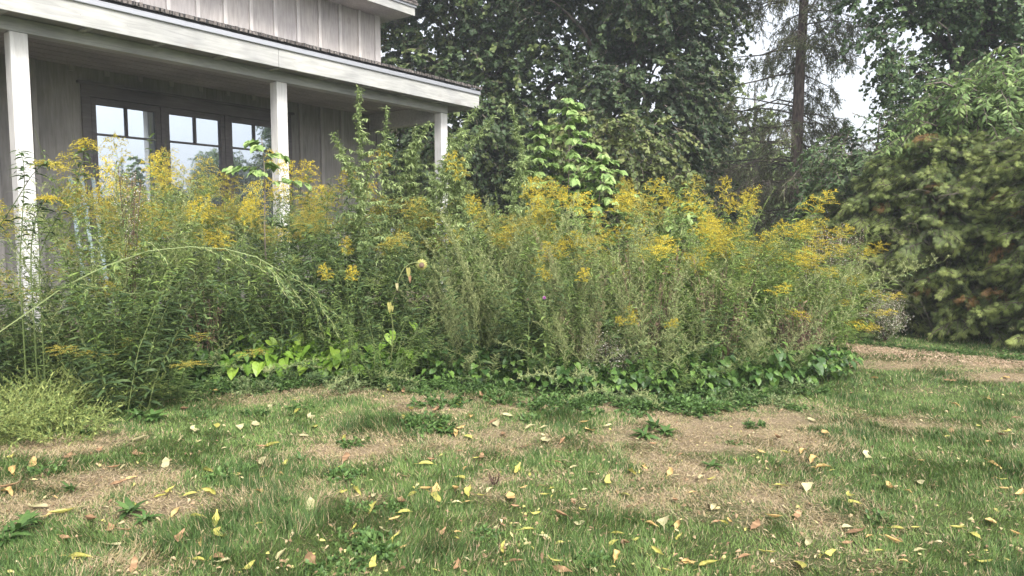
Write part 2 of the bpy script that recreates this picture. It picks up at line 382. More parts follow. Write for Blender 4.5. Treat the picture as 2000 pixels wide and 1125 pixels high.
def build_ground():
    ax = np.concatenate([-np.geomspace(400, 9, 14), np.arange(-8.5, 13, .06), np.geomspace(13.5, 400, 14)])
    ay = np.concatenate([-np.geomspace(400, 2, 12), np.arange(-1, 2.5, .4), np.arange(2.6, 13, .055), np.geomspace(13.3, 500, 22)])
    X, Y = np.meshgrid(ax, ay, indexing='ij')
    near = np.exp(-np.maximum(0, Y - 13) / 4) * np.exp(-np.maximum(0, np.abs(X - 2) - 11) / 3)
    Z = ((noise2(X, Y, .8) - .5) * .05 + (noise2(X, Y, 6) - .5) * .022) * near
    n, m = X.shape
    i, j = np.meshgrid(np.arange(n - 1), np.arange(m - 1), indexing='ij')
    q = np.stack([i * m + j, (i + 1) * m + j, (i + 1) * m + j + 1, i * m + j + 1], -1).reshape(-1, 4)
    g = Geo().add(np.stack([X, Y, Z], -1), q=q, a=dryness(X, Y).ravel())
    m_, nt, N, Lk = mat('lawn_soil')
    a = N('ShaderNodeAttribute'); a.attribute_name = 'v'
    s = N('ShaderNodeAttribute'); s.attribute_name = 'soil'
    tc = N('ShaderNodeTexCoord')
    n1 = N('ShaderNodeTexNoise'); n1.inputs['Scale'].default_value = 45; n1.inputs['Detail'].default_value = 8; n1.inputs['Roughness'].default_value = .7
    Lk(tc.outputs['Object'], n1.inputs[0])
    gr = ramp(nt, [(.3, (.035, .05, .02)), (.7, (.09, .11, .04))]); Lk(n1.outputs[0], gr.inputs[0])
    dr = ramp(nt, [(.3, (.14, .108, .07)), (.7, (.3, .235, .155))]); Lk(n1.outputs[0], dr.inputs[0])
    so = ramp(nt, [(.3, (.03, .023, .018)), (.7, (.085, .063, .05))]); Lk(n1.outputs[0], so.inputs[0])
    x1 = N('ShaderNodeMix'); x1.data_type = 'RGBA'; Lk(a.outputs['Fac'], x1.inputs[0]); Lk(gr.outputs[0], x1.inputs[6]); Lk(dr.outputs[0], x1.inputs[7])
    x2 = N('ShaderNodeMix'); x2.data_type = 'RGBA'; Lk(s.outputs['Fac'], x2.inputs[0]); Lk(x1.outputs[2], x2.inputs[6]); Lk(so.outputs[0], x2.inputs[7])
    p = N('ShaderNodeBsdfPrincipled'); p.inputs['Roughness'].default_value = 1; p.inputs['Specular IOR Level'].default_value = .1
    b = N('ShaderNodeBump'); b.inputs['Distance'].default_value = .02; Lk(n1.outputs[0], b.inputs['Height']); Lk(b.outputs[0], p.inputs['Normal'])
    Lk(x2.outputs[2], p.inputs['Base Color']); o = N('ShaderNodeOutputMaterial'); Lk(p.outputs[0], o.inputs[0])
    ob = g.obj('ground', m_, smooth=True)
    at_ = ob.data.attributes.new('soil', 'FLOAT', 'POINT'); at_.data.foreach_set('value', soil(X, Y).ravel().astype(np.float32))
    tag(ob, kind='structure')
def gz(x, y):
    x = np.asarray(x, float); y = np.asarray(y, float)
    return (noise2(x, y, .8) - .5) * .05 + (noise2(x, y, 6) - .5) * .022
build_ground()

def build_grass():
    BL = T([(-.5, 0, 0), (.5, 0, 0), (-.42, .5, .05), (.42, .5, .05), (0, 1, .22)], [(0, 1, 3), (0, 3, 2), (2, 3, 4)])
    g = Geo()
    def strip(y0, y1, n, hs, wd, xl=-1, xr=1):
        y = U(y0, y1, n); half = y * .8 + 2.6; n_ = n
        x = U(-1, 1, n) * half
        d = dryness(x, y); s = soil(x, y)
        cl = noise2(x + 31, y, 2.6); fine = noise2(x, y + 17, 9.)
        keep = (rng.random(n) > s * 1.05) & (rng.random(n) > d * .3) & (rng.random(n) < .35 + 1.3 * cl)
        x, y, d, cl, fine = x[keep], y[keep], d[keep], cl[keep], fine[keep]
        k = len(x)
        az = noise2(x * 1., y + 50, 1.5) * 9 + noise2(x + 9, y, 7.) * 6 + rng.normal(0, 1.1, k)
        lean = np.clip(.6 + 1.3 * fine + d * 1.6 + rng.normal(0, .5, k), .15, 4)
        D = nrm(np.stack([np.cos(az) * lean, np.sin(az) * lean, np.ones(k)], -1))
        H = hs * (.35 + 2.2 * cl ** 2 + .35 * fine) * (1 - .45 * d) * U(.6, 1.35, k)
        straw = rng.random(k) < .1 + .85 * d
        v = np.where(straw, U(.58, 1, k), np.clip(.12 + .36 * rng.random(k) - .7 * (cl - .5) + .3 * (fine - .5), 0, .5))
        N_ = nrm(np.stack([-np.cos(az), -np.sin(az), np.full(k, .35)], -1) + rng.normal(0, .3, (k, 3)))
        inst(g, BL, np.stack([x, y, gz(x, y) - .004], -1), D, N_, H, v, np.full(k, wd) * U(.7, 1.3, k))
    strip(1.6, 4.3, 330000, .046, .0034)
    strip(4.3, 6.6, 250000, .043, .0044)
    strip(6.6, 10.5, 190000, .042, .0065)
    strip(10.5, 22, 60000, .06, .016)
    # dead blades lying flat on the worn patches
    n = 130000; y = U(2.6, 9.5, n) ; x = U(-1, 1, n) * (y * .76 + .5); d = dryness(x, y); k = (rng.random(n) < d * 1.6) & (rng.random(n) > soil(x, y) * .9); x, y = x[k], y[k]; k = len(x)
    a = rng.random(k) * 6.28
    inst(g, BL, np.stack([x, y, gz(x, y) + U(.001, .012, k)], -1), np.stack([np.cos(a), np.sin(a), U(-.05, .2, k)], -1), np.array([0, 0, 1.]) + .3 * rdir(k), U(.02, .055, k), U(.6, 1, k), .0035)
    m = leafmat('grass_blade', [(0, (.04, .08, .02)), (.25, (.075, .14, .034)), (.5, (.17, .25, .065)), (.57, (.28, .24, .1)), (.8, (.36, .28, .165)), (1, (.48, .385, .25))], .25, .6, .3, 0)
    tag(g.obj('grass', m), 'mown lawn of mixed green and straw coloured grass blades', 'grass', kind='stuff')
build_grass()

# ------------------------------------------------------------------ house
TH = math.atan2(.792, .61)
P1 = np.array([-.694 * 6.6, 6.6])
DV = np.array([math.cos(TH), math.sin(TH)]); AV = np.array([-DV[1], DV[0]])
def box(g, x0, x1, y0, y1, z0, z1, a=.5):
    v = [(x, y, z) for z in (z0, z1) for y in (y0, y1) for x in (x0, x1)]
    q = [(0, 2, 3, 1), (4, 5, 7, 6), (0, 1, 5, 4), (2, 6, 7, 3), (0, 4, 6, 2), (1, 3, 7, 5)]
    return g.add(v, q=q, a=a)
def bevelled(o, w=.006):
    b = o.modifiers.new('edge', 'BEVEL'); b.width = w; b.segments = 2; b.limit_method = 'ANGLE'
    return o
def prism(g, prof, x0, x1):
    """profile (y,z) extruded along x"""
    n = len(prof)
    v = [(x0, y, z) for y, z in prof] + [(x1, y, z) for y, z in prof]
    q = [(i, (i + 1) % n, n + (i + 1) % n, n + i) for i in range(n)]
    t = [(0, i + 1, i) for i in range(1, n - 1)] + [(n, n + i, n + i + 1) for i in range(1, n - 1)]
    return g.add(v, t=t, q=q)

def build_house():
    h = empty('house', (P1[0], P1[1], 0), TH)
    tag(h, 'grey painted board and batten house with covered porch and three windows', 'house')
    XL, XR, YW, YB = -9.0, 5.9, 1.6, 8.6          # main body
    WX0, WX1, WZ0, WZ1 = 1.225, 4.12, .95, 3.28   # window group opening
    # walls: front in panels round the window group (lower paint darkened to carry the porch shade, upper weathered boards)
    g = Geo()
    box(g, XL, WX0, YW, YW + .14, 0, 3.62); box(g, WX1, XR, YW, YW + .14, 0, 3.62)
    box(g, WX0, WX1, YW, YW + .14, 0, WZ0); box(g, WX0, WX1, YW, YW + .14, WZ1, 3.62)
    g.obj('porch_wall', M['wall_shaded'], h)
    g = Geo(); xs = [XL] + [1.92 + .395 * k for k in range(-27, 10)] + [XR]
    for a_, b_ in zip(xs, xs[1:]): box(g, a_, b_, YW + U(0, .003), YW + .14, 3.624, 5.14, U(0, 1))
    g.obj('upper_wall', M['wall'], h)
    g = Geo(); box(g, XR - .14, XR, YW + .142, YB, 0, 5.14)
    prism(g, [(YW + .14, 5.142), (YB, 5.142), ((YW + YB) / 2 + .07, 8.0)], XR - .14, XR)
    box(g, XL, XR, YB + .002, YB + .14, 0, 5.14); box(g, XL, XL + .14, YW + .142, YB, 0, 5.14)
    g.obj('side_wall', M['wall'], h)
    # battens
    for k in range(-26, 11):
        x = 1.92 + .395 * k
        if x < XL + .1 or x > XR - .12: continue
        g = Geo(); box(g, x - .026, x + .026, YW - .034, YW - .001, 4.2, 5.14, 1); bevelled(g.obj('upper_batten', M['batten'], h), .003)
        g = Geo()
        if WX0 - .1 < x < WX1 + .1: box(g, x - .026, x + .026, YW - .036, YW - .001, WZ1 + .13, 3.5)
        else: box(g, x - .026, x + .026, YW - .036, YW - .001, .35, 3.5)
        bevelled(g.obj('porch_batten', M['batten_shaded'], h), .003)
    g = Geo(); box(g, XR - .09, XR + .024, YW - .026, YW - .001, 4.2, 5.14); box(g, XR + .001, XR + .026, YW + .001, YW + .12, 3.9, 5.14)
    g.obj('upper_corner_board', M['batten'], h)
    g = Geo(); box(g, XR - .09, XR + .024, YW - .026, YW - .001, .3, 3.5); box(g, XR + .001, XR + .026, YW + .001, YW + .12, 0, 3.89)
    g.obj('lower_corner_board', M['wall_shaded'], h)
    # porch roof (low pitch) with board ceiling, fascia, drip edge, shingle edge
    RX0, RX1, FY = -9.2, 6.24, -.3
    g = Geo(); prism(g, [(FY - .05, 3.745), (YW, 4.30), (YW, 4.34), (FY - .05, 3.79)], RX0, RX1 + .04)
    for k in range(300):      # ragged butt ends of the first shingle course
        x = RX0 + (RX1 + .04 - RX0) * k / 300 + .01; w = U(.03, .045)
        box(g, x, x + w, FY - .05 - U(.004, .022), FY - .045, 3.752 + U(-.004, .0), 3.776 + U(0, .016), U(0, 1))
    g.obj('porch_roof', M['shingle'], h)
    g = Geo(); prism(g, [(FY - .03, 3.7), (YW, 4.25), (YW, 4.295), (FY - .03, 3.742)], RX0 + .01, RX1 + .02); g.obj('roof_gap_shade', M['black'], h)  # near-black sheet paints the shaded gap below the shingle edge
    g = Geo(); box(g, RX0, RX1 + .015, FY - .045, FY - .028, 3.665, 3.722); bevelled(g.obj('drip_edge', M['drip'], h), .008)
    for a, b in ((RX0, 2.62), (2.624, RX1)):
        g = Geo(); box(g, a, b, FY - .025, FY, 3.455, 3.69); bevelled(g.obj('fascia', M['trim'], h), .005)
    g = Geo(); prism(g, [(FY + .002, 3.455), (FY + .002, 3.7), (YW - .002, 4.24), (YW - .002, 3.455)], RX1 - .025, RX1 - .002); g.obj('gable_end', M['trim'], h)
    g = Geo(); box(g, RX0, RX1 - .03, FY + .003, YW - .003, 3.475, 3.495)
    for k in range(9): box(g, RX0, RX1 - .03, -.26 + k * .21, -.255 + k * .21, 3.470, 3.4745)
    g.obj('porch_ceiling', M['wall_shaded'], h)
    for x in np.arange(-8.4, 6.2, .69):
        g = Geo(); box(g, x, x + .045, FY + .004, -.075, 3.452, 3.4735); g.obj('soffit_batten', M['trim'], h)
    g = Geo(); box(g, RX0, 5.79, -.07, .075, 3.35, 3.472); bevelled(g.obj('porch_beam', M['trim'], h))
    g = Geo(); box(g, 5.64, 5.785, .08, YW - .03, 3.22, 3.469); bevelled(g.obj('porch_beam', M['trim'], h))
    # posts
    for x in (-8.28, -5.52, -2.76, 0, 2.76, 5.64):
        g = Geo(); box(g, x, x + .145, -.07, .075, .56, 3.347); bevelled(g.obj('porch_post', M['post'], h), .008)
    g = Geo(); box(g, RX0, 6.0, -.12, YW - .002, .48, .55); box(g, RX0, 6.0, -.1, -.07, .02, .478); g.obj('porch_deck', M['deck'], h)
    # window group
    g = Geo()
    box(g, WX0, WX1, YW - .03, YW + .02, WZ1 - .14, WZ1); box(g, WX0 - .04, WX1 + .04, YW - .06, YW + .0, WZ1 + .002, WZ1 + .035)
    box(g, WX0, WX0 + .1, YW - .03, YW + .02, WZ0, WZ1 - .142); box(g, WX1 - .2, WX1, YW - .03, YW + .02, WZ0, WZ1 - .142)
    box(g, WX0 - .03, WX1 + .03, YW - .05, YW + .02, WZ0 - .05, WZ0 - .002)
    for x in (2.16, 3.045): box(g, x, x + .052, YW - .028, YW + .02, WZ0, WZ1 - .142)
    bevelled(g.obj('window_surround', M['wintrim'], h), .004)
    for k in range(3):
        x0 = 1.333 + k * .886; x1 = x0 + .826
        fr = Geo()
        z0, z1 = WZ0 + .002, WZ1 - .146
        box(fr, x0, x0 + .055, YW - .012, YW + .04, z0, z1); box(fr, x1 - .055, x1, YW - .012, YW + .04, z0, z1)
        box(fr, x0 + .0552, x1 - .0552, YW - .012, YW + .04, z1 - .07, z1); box(fr, x0 + .0552, x1 - .0552, YW - .012, YW + .04, z0, z0 + .09)
        w = bevelled(fr.obj('window', M['wintrim'], h), .004)
        mu = Geo(); xm = (x0 + x1) / 2
        box(mu, x0 + .056, x1 - .056, YW + .0, YW + .03, 2.70, 2.722); box(mu, xm - .011, xm + .011, YW + .0, YW + .03, 2.7222, z1 - .071)
        mu.obj('muntin', M['wintrim'], w)
        p = Geo(); box(p, x0 + .056, x1 - .056, YW + .031, YW + .037, z0 + .091, z1 - .071); p.obj('pane', M['glass'], w)
    # main roof
    ZE = 5.12; YE = YW - .52; rx0, rx1 = XL - .3, XR + .33
    my = (YW + YB) / 2 + .07; zr = ZE + .15 + (my - YE) * .78
    g = Geo(); prism(g, [(YE - .06, ZE + .17), (my, zr), (my, zr + .04), (YE - .06, ZE + .21)], rx0 - .03, rx1 + .04)
    prism(g, [(2 * my - YE + .06, ZE + .17), (2 * my - YE + .06, ZE + .21), (my, zr + .04), (my, zr)], rx0 - .03, rx1 + .04)
    for c in range(14):
        yy = YE - .06 + c * .2
        for x in np.arange(3.0, rx1 + .02, .13):
            z = ZE + .21 + c * .2 * .78; q = U(.1, .124)
            g.add([(x, yy - .01, z + .004), (x + q, yy - .01, z + .004), (x + q, yy - .01, z + .02), (x, yy - .01, z + .02), (x + q, yy + .19, z + .165), (x, yy + .19, z + .165)],
                  q=[(0, 1, 2, 3), (3, 2, 4, 5)])
    g.obj('main_roof', M['shingle'], h)
    g = Geo(); box(g, rx0, rx1, YE - .02, YE, ZE, ZE + .165); bevelled(g.obj('eave_fascia', M['trim'], h), .005)
    g = Geo(); box(g, rx0, rx1 + .02, YE - .04, YE - .022, ZE + .13, ZE + .168); g.obj('drip_edge', M['drip'], h)
    g = Geo(); box(g, rx0, rx1 - .022, YE + .002, YW - .002, ZE + .01, ZE + .03); box(g, XR + .002, rx1 - .022, YW, YB + .4, ZE + .01, ZE + .03); g.obj('soffit', M['wall'], h)
    g = Geo(); prism(g, [(YE, ZE + .001), (YE, ZE + .166), (my, zr - .004), (my, zr - .16)], rx1 - .02, rx1 - .001); g.obj('rake_board', M['trim'], h)
    # the parts above are drawn for 14 cm posts; then scaled about the camera and baked in, making room for the bed
    def grow(o):
        for c in o.children:
            if c.type == 'MESH':
                v = np.empty(len(c.data.vertices) * 3, np.float32); c.data.vertices.foreach_get('co', v)
                v = v.reshape(-1, 3) * HS; v[:, 2] += CH - CH * HS; c.data.vertices.foreach_set('co', v.ravel()); c.data.update()
            grow(c)
    bpy.context.view_layer.update(); grow(h)
    h.location = (P1[0] * HS, P1[1] * HS, 0)
    return h
HS = 1.27
house = build_house()

def hp(x, y, z): return np.array([*((P1 + DV * x + AV * y) * HS), z])

def build_porch_things():
    f = empty('slatted_frame', hp(.88, .85, .32), TH)
    tag(f, 'pale blue slatted wooden frame leaning upright on the porch behind the flowers', 'frame')
    for x in (0, .15, .3):
        g = Geo(); g.add([(x, 0, 0), (x + .055, 0, 0), (x + .055, .02, 0), (x, .02, 0), (x - .03, .3, 2.0), (x + .025, .3, 2.0), (x + .025, .32, 2.0), (x - .03, .32, 2.0)],
                         q=[(0, 1, 5, 4), (1, 2, 6, 5), (2, 3, 7, 6), (3, 0, 4, 7), (4, 5, 6, 7), (0, 3, 2, 1)])
        g.obj('slat', M['blue'], f)
    for z in (.5, .95, 1.55):
        g = Geo(); y = z * .168 + .024; box(g, -.01, .34, y, y + .02, z, z + .04); g.obj('crossbar', M['blue'], f)
    b = empty('porch_bench', hp(-1.3, .95, .32), TH)
    tag(b, 'brown wooden bench against the porch wall behind the left post', 'bench')
    g = Geo(); box(g, 0, 1.75, 0, .45, .42, .46); bevelled(g.obj('seat', M['brown'], b))
    g = Geo(); box(g, 0, 1.75, .46, .5, 1.05, 1.16); box(g, 0, 1.75, .46, .5, .62, .72)
    for x in (.1, .5, .9, 1.3, 1.6): box(g, x, x + .06, .465, .495, .722, 1.048)
    g.obj('backrest', M['brown'], b)
    for x in (.03, 1.65):
        for y in (.02, .46):
            g = Geo(); box(g, x, x + .07, y, y + .038, 0, .418 if y < .1 else .618); g.obj('leg', M['brown'], b)
build_porch_things()

# ------------------------------------------------------------------ trees
def limbs(g, base, top, r0, ends, r1=.05, k=7, seed_wig=.12):
    n = 9
    s = np.linspace(0, 1, n)[:, None]
    base, top = np.array(base, float), np.array(top, float)
    w = np.cumsum(rng.normal(0, seed_wig * .3, (n, 3)), 0) * s; w[:, 2] = 0
    P = base + (top - base) * s + w
    rr = r0 * (1 - .93 * s[:, 0]); rr[0] *= 1.35
    tubes(g, P, rr, 9)
    if len(ends):
        E = np.array(ends, float)
        h = np.clip((E[:, 2] - base[2]) / max(.1, (top - base)[2]) * .72 - .05, .12, .93)
        S, _ = sample(P[None].repeat(len(E), 0), h[:, None]); S = S[:, 0]
        t = np.linspace(0, 1, 8)[None, :, None]
        C = S[:, None] * (1 - t) + E[:, None] * t
        C[..., 2] += np.sin(t[..., 0] * PI) * .12 * np.linalg.norm(E - S, axis=1)[:, None]
        ww = np.cumsum(rng.normal(0, .05, C.shape), 1); ww[:, 0] = 0
        C += ww
        rr0 = np.maximum(r0 * .4 * (1 - .5 * h), r1)
        tubes(g, C, rr0[:, None] * np.linspace(1, .15, 8)[None], 5)
        return C
    return P[None]

def crown(blobs, n, tpl, L, per=14, twig=.5, droop=.3, thr=.42, freq=.9, rmin=.35, wid=1.0, flat=.6, vbias=.0, side=.8, hang=0.0, cut=None):
    """leafy twigs spread through a union of ellipsoids with holes where a noise field is low; returns (leaf Geo, twig Geo)"""
    B = np.array(blobs, float)          # x,y,z,rx,ry,rz
    w = B[:, 3] * B[:, 4] * B[:, 5]; b = rng.choice(len(B), n * 2, p=w / w.sum())
    d = rdir(n * 2); r = U(rmin ** 2.2, 1, n * 2) ** (1 / 2.2)
    bump = 1 + .35 * (noise(d * 2.1 + b[:, None] * 5.3, 1.) - .5)
    P = B[b, :3] + d * r[:, None] * B[b, 3:] * bump[:, None]
    keep = (noise(P, freq) * .65 + noise(P + 40, freq * 2.4) * .35 > thr) & (P[:, 2] > .15)
    if cut is not None: keep &= cut(P)
    P, d, r = P[keep][:n], d[keep][:n], r[keep][:n]
    n = len(P)
    D = nrm(d * np.array([1, 1, .55]) + rdir(n) * .55 + np.array([0, 0, -.1 - hang]))
    Ls = twig * U(.55, 1.25, n)
    C = curves(P - D * Ls[:, None] * .6, D, Ls, 5, droop, .25)
    tg_ = Geo(); tubes(tg_, C, (.006 + .004 * twig) * np.linspace(1, .3, 5)[None].repeat(n, 0), 3, U(0, 1, n))
    g = Geo()
    s = np.sort(U(.12, 1., (n, per)), 1)
    Q, t = sample(C, s)
    sgn = np.where(np.arange(per) % 2, 1., -1.)[None, :, None]
    up = nrm(np.array([0, 0, 1.]) + .35 * rdir(n))[:, None].repeat(per, 1)
    lat = nrm(np.cross(t, up)) * sgn
    LD = nrm(t * .55 + lat * side + np.array([0, 0, -.22 - hang]) + rng.normal(0, .3, t.shape))
    LN = nrm(up * flat + d[:, None] * .35 + rng.normal(0, .38, t.shape))
    sp = U(0, 1, n)[:, None]
    v = np.clip(.75 * sp + .25 * U(0, 1, (n, per)) + vbias, 0, 1)
    sz = L * U(.6, 1.2, (n, per)) * (1 - .3 * s)
    inst(g, tpl, Q.reshape(-1, 3), LD.reshape(-1, 3), LN.reshape(-1, 3), sz.ravel(), v.ravel(), sz.ravel() * wid)
    return g, tg_

def big(L, k):
    return [(x * k, y * k, CH + (z - CH) * k, a * k, b * k, c * k) for x, y, z, a, b, c in L]
def tree(name, label, cat, base, top, r0, blobs, n, tpl, L, leaf, bark='bark', group=None, nb=3, **kw):
    e = empty(name, (base[0], base[1], 0)); tag(e, label, cat, group)
    off = np.array([base[0], base[1], 0.])
    bl = [tuple(np.array(b[:3]) - off) + tuple(b[3:]) for b in blobs]
    ends = []
    for b in bl:
        for _ in range(nb): ends.append(np.array(b[:3]) + rdir(1)[0] * np.array(b[3:]) * .75)
    tr = Geo(); C = limbs(tr, (0, 0, -.1), np.array(top) - off, r0, ends)
    tr.obj('trunk', M[bark], e, True)
    cut = kw.pop('cut', None)
    cf = (lambda P: cut(P + off)) if cut else None
    g, t = crown(bl, n, tpl, L, cut=cf, **kw)
    g.obj('crown', M[leaf], e); t.obj('twigs', M['twig'], e)
    return e

WIDE = T([(0, 0, 0), (-.42, .22, .05), (-.46, .5, .06), (0, .5, -.03), (.42, .22, .05), (.46, .5, .06), (0, 1, -.2)],
         [(0, 3, 1), (1, 3, 2), (2, 3, 6), (0, 4, 3), (4, 5, 3), (5, 6, 3)])
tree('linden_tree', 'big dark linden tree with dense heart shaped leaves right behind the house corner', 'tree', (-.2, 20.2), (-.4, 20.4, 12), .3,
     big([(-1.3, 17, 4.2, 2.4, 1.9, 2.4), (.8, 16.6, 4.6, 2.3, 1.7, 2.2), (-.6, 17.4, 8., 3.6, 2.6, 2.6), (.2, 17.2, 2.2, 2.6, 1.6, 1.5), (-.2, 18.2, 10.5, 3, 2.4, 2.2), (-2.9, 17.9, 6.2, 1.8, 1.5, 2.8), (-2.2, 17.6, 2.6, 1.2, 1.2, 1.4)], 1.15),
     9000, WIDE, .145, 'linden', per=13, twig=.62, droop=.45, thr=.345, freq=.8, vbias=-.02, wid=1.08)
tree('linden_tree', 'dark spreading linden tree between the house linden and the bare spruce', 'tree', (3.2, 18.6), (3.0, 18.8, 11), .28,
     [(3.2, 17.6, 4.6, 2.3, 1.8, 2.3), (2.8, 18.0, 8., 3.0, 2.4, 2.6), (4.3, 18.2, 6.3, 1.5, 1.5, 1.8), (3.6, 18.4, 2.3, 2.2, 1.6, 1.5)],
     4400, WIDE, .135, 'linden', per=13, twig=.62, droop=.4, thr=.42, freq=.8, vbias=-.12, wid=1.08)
tree('understory_tree', 'drab olive small tree with hanging seed bracts under the dark lindens', 'tree', (2.3, 13.6), (2.2, 13.7, 3.4), .07,
     [(2.1, 13.3, 3.0, 1.35, .8, .75), (2.7, 13.4, 2.3, 1.0, .8, .8), (1.3, 13.4, 3.35, .8, .6, .5)], 560, WIDE, .105, 'drab', per=12, twig=.4, droop=.5, thr=.38, freq=1.6)
tree('far_tree', 'pale yellow green tree in the distance behind the spruce', 'tree', (10.4, 31), (10.2, 31, 8), .2,
     [(9.4, 31, 4.6, 2.6, 2.2, 2.8), (11.0, 31.5, 3.2, 3.0, 2.2, 2.2), (8.3, 31, 7.2, 1.6, 1.6, 1.8)], 1500, WIDE, .24, 'far', per=12, twig=.9, thr=.4, freq=.6)
tree('broadleaf_tree', 'dark green bushy tree to the right of the spruce trunk', 'tree', (6.5, 12.9), (6.5, 13.0, 3.6), .1,
     [(6.0, 12.6, 2.7, 1.05, .9, .95), (6.9, 12.4, 2.4, 1.1, .9, 1.3), (5.7, 12.9, 1.6, 1.0, .8, 1.0), (7.3, 12.5, 3.3, .9, .8, .7), (7.9, 12.6, 3.8, .8, .7, .6)], 1700, LEAF, .11, 'midtree', per=14, twig=.42, droop=.4, thr=.40, freq=1.4, wid=.9)
tree('vine_covered_tree', 'tall tree hung with large leaved vines above the cedars at the upper right', 'tree', (9.2, 14.2), (9.0, 14.2, 10), .22,
     [(9.3, 13.7, 5.8, 2.0, 1.5, 1.9), (8.2, 13.8, 5.6, 1.6, 1.2, 1.7), (10.6, 13.6, 5.0, 1.8, 1.4, 2.2), (9.2, 14.0, 8.8, 2.4, 2.0, 2.0), (8.4, 13.6, 3.6, 1.3, 1.1, 1.2), (11, 14, 3, 1.8, 1.2, 1.8), (7.5, 13.8, 5.0, .9, .8, 1.4), (7.3, 13.9, 7.2, 1.3, 1, 1.1), (6.9, 14.2, 6.2, .8, .8, 1.3)],
     6200, WIDE, .105, 'vine', per=15, twig=.5, droop=.55, thr=.37, freq=1.0)
tree('ash_tree', 'light green ash tree with long narrow leaflets leaning over the cedar hedge', 'tree', (8.6, 11.9), (8.0, 11.3, 4.4), .1,
     [(7.0, 10.9, 3.25, 1.15, .8, .75), (7.9, 10.9, 3.6, 1.1, .9, .85), (6.4, 11.2, 2.85, .8, .6, .5), (7.9, 10.4, 2.5, .9, .6, .6), (6.9, 10.6, 2.5, .7, .5, .5), (8.9, 11.3, 3.2, 1.0, .9, 1.1)],
     1600, LANCE, .14, 'ash', per=15, twig=.42, droop=.6, thr=.37, freq=1.5, wid=.3, side=1.0, hang=.1)

def build_spruce():
    bx, by = at(1553, 300, 17.5)[:2]
    e = empty('spruce_tree', (bx, by, 0)); tag(e, 'tall half bare spruce with straight brown trunk and drooping grey branches', 'tree')
    n = 14; z = np.linspace(-.1, 14, n)
    P = np.stack([.02 * np.sin(z) + .012 * z, 0 * z, z], -1)
    g = Geo(); tubes(g, P, np.interp(z, [0, 2, 14], [.2, .155, .03]), 10); g.obj('trunk', M['spruce_bark'], e, True)
    br, tw, nd = Geo(), Geo(), Geo()
    nb = 135
    zb = np.sort(U(1.2, 12.5, nb)); az = rng.random(nb) * 2 * PI
    L = np.interp(zb, [1, 3, 7, 12.5], [2.5, 2.9, 2.6, .9]) * U(.55, 1.1, nb)
    L = L * np.where(np.cos(az) > .2, .72, 1.22)
    D = np.stack([np.cos(az), np.sin(az), U(-.05, .28, nb)], -1)
    P0 = np.stack([.012 * zb, 0 * zb, zb], -1)
    C = curves(P0, D, L, 9, U(.12, .38, nb), .18)
    C[:, -2:, 2] += (L * .05)[:, None]
    tubes(br, C, .021 * np.linspace(1, .2, 9)[None].repeat(nb, 0), 4)
    m = 22
    s = np.sort(U(.15, 1, (nb, m)), 1); Q, t = sample(C, s)
    sg = np.where(np.arange(m) % 2, 1., -1.)[None, :, None]
    lat = nrm(np.cross(t, np.array([0, 0, 1.]))) * sg
    TD = nrm(t * .5 + lat * .55 + np.array([0, 0, -.55]) + rng.normal(0, .25, t.shape)).reshape(-1, 3)
    TL = (U(.25, .75, (nb, m)) * (1.1 - .5 * s)).ravel()
    C2 = curves(Q.reshape(-1, 3), TD, TL, 5, .35, .3)
    tubes(tw, C2, .0055 * np.linspace(1, .4, 5)[None].repeat(len(C2), 0), 3, U(.2, 1, len(C2)))
    # finer twigs
    k = 5; s3 = U(.15, 1, (len(C2), k)); Q3, t3 = sample(C2, s3)
    D3 = nrm(t3 * .7 + rng.normal(0, .5, t3.shape) + np.array([0, 0, -.2])).reshape(-1, 3)
    C3 = curves(Q3.reshape(-1, 3), D3, U(.08, .26, len(D3)), 3, .3)
    tubes(tw, C3, .0035, 3, U(.2, 1, len(C3)))
    # needles thin on the low boughs, fuller above
    zz = C3[:, 0, 2]; sel = rng.random(len(C3)) < np.interp(zz, [1.5, 3.2, 4.5, 9], [.35, .65, .95, 1])
    C4 = C3[sel]; mm = 9
    Q4, t4 = sample(C4, U(0, 1, (len(C4), mm)))
    D4 = nrm(t4 + rdir(len(C4) * mm).reshape(t4.shape) * .8).reshape(-1, 3)
    inst(nd, LANCE, Q4.reshape(-1, 3), D4, rdir(len(D4)), U(.05, .095, len(D4)), U(0, 1, len(D4)), .016)
    br.obj('branch_whorl', M['twig'], e); tw.obj('twigs', M['twig'], e); nd.obj('needles', M['spruce'], e)
build_spruce()

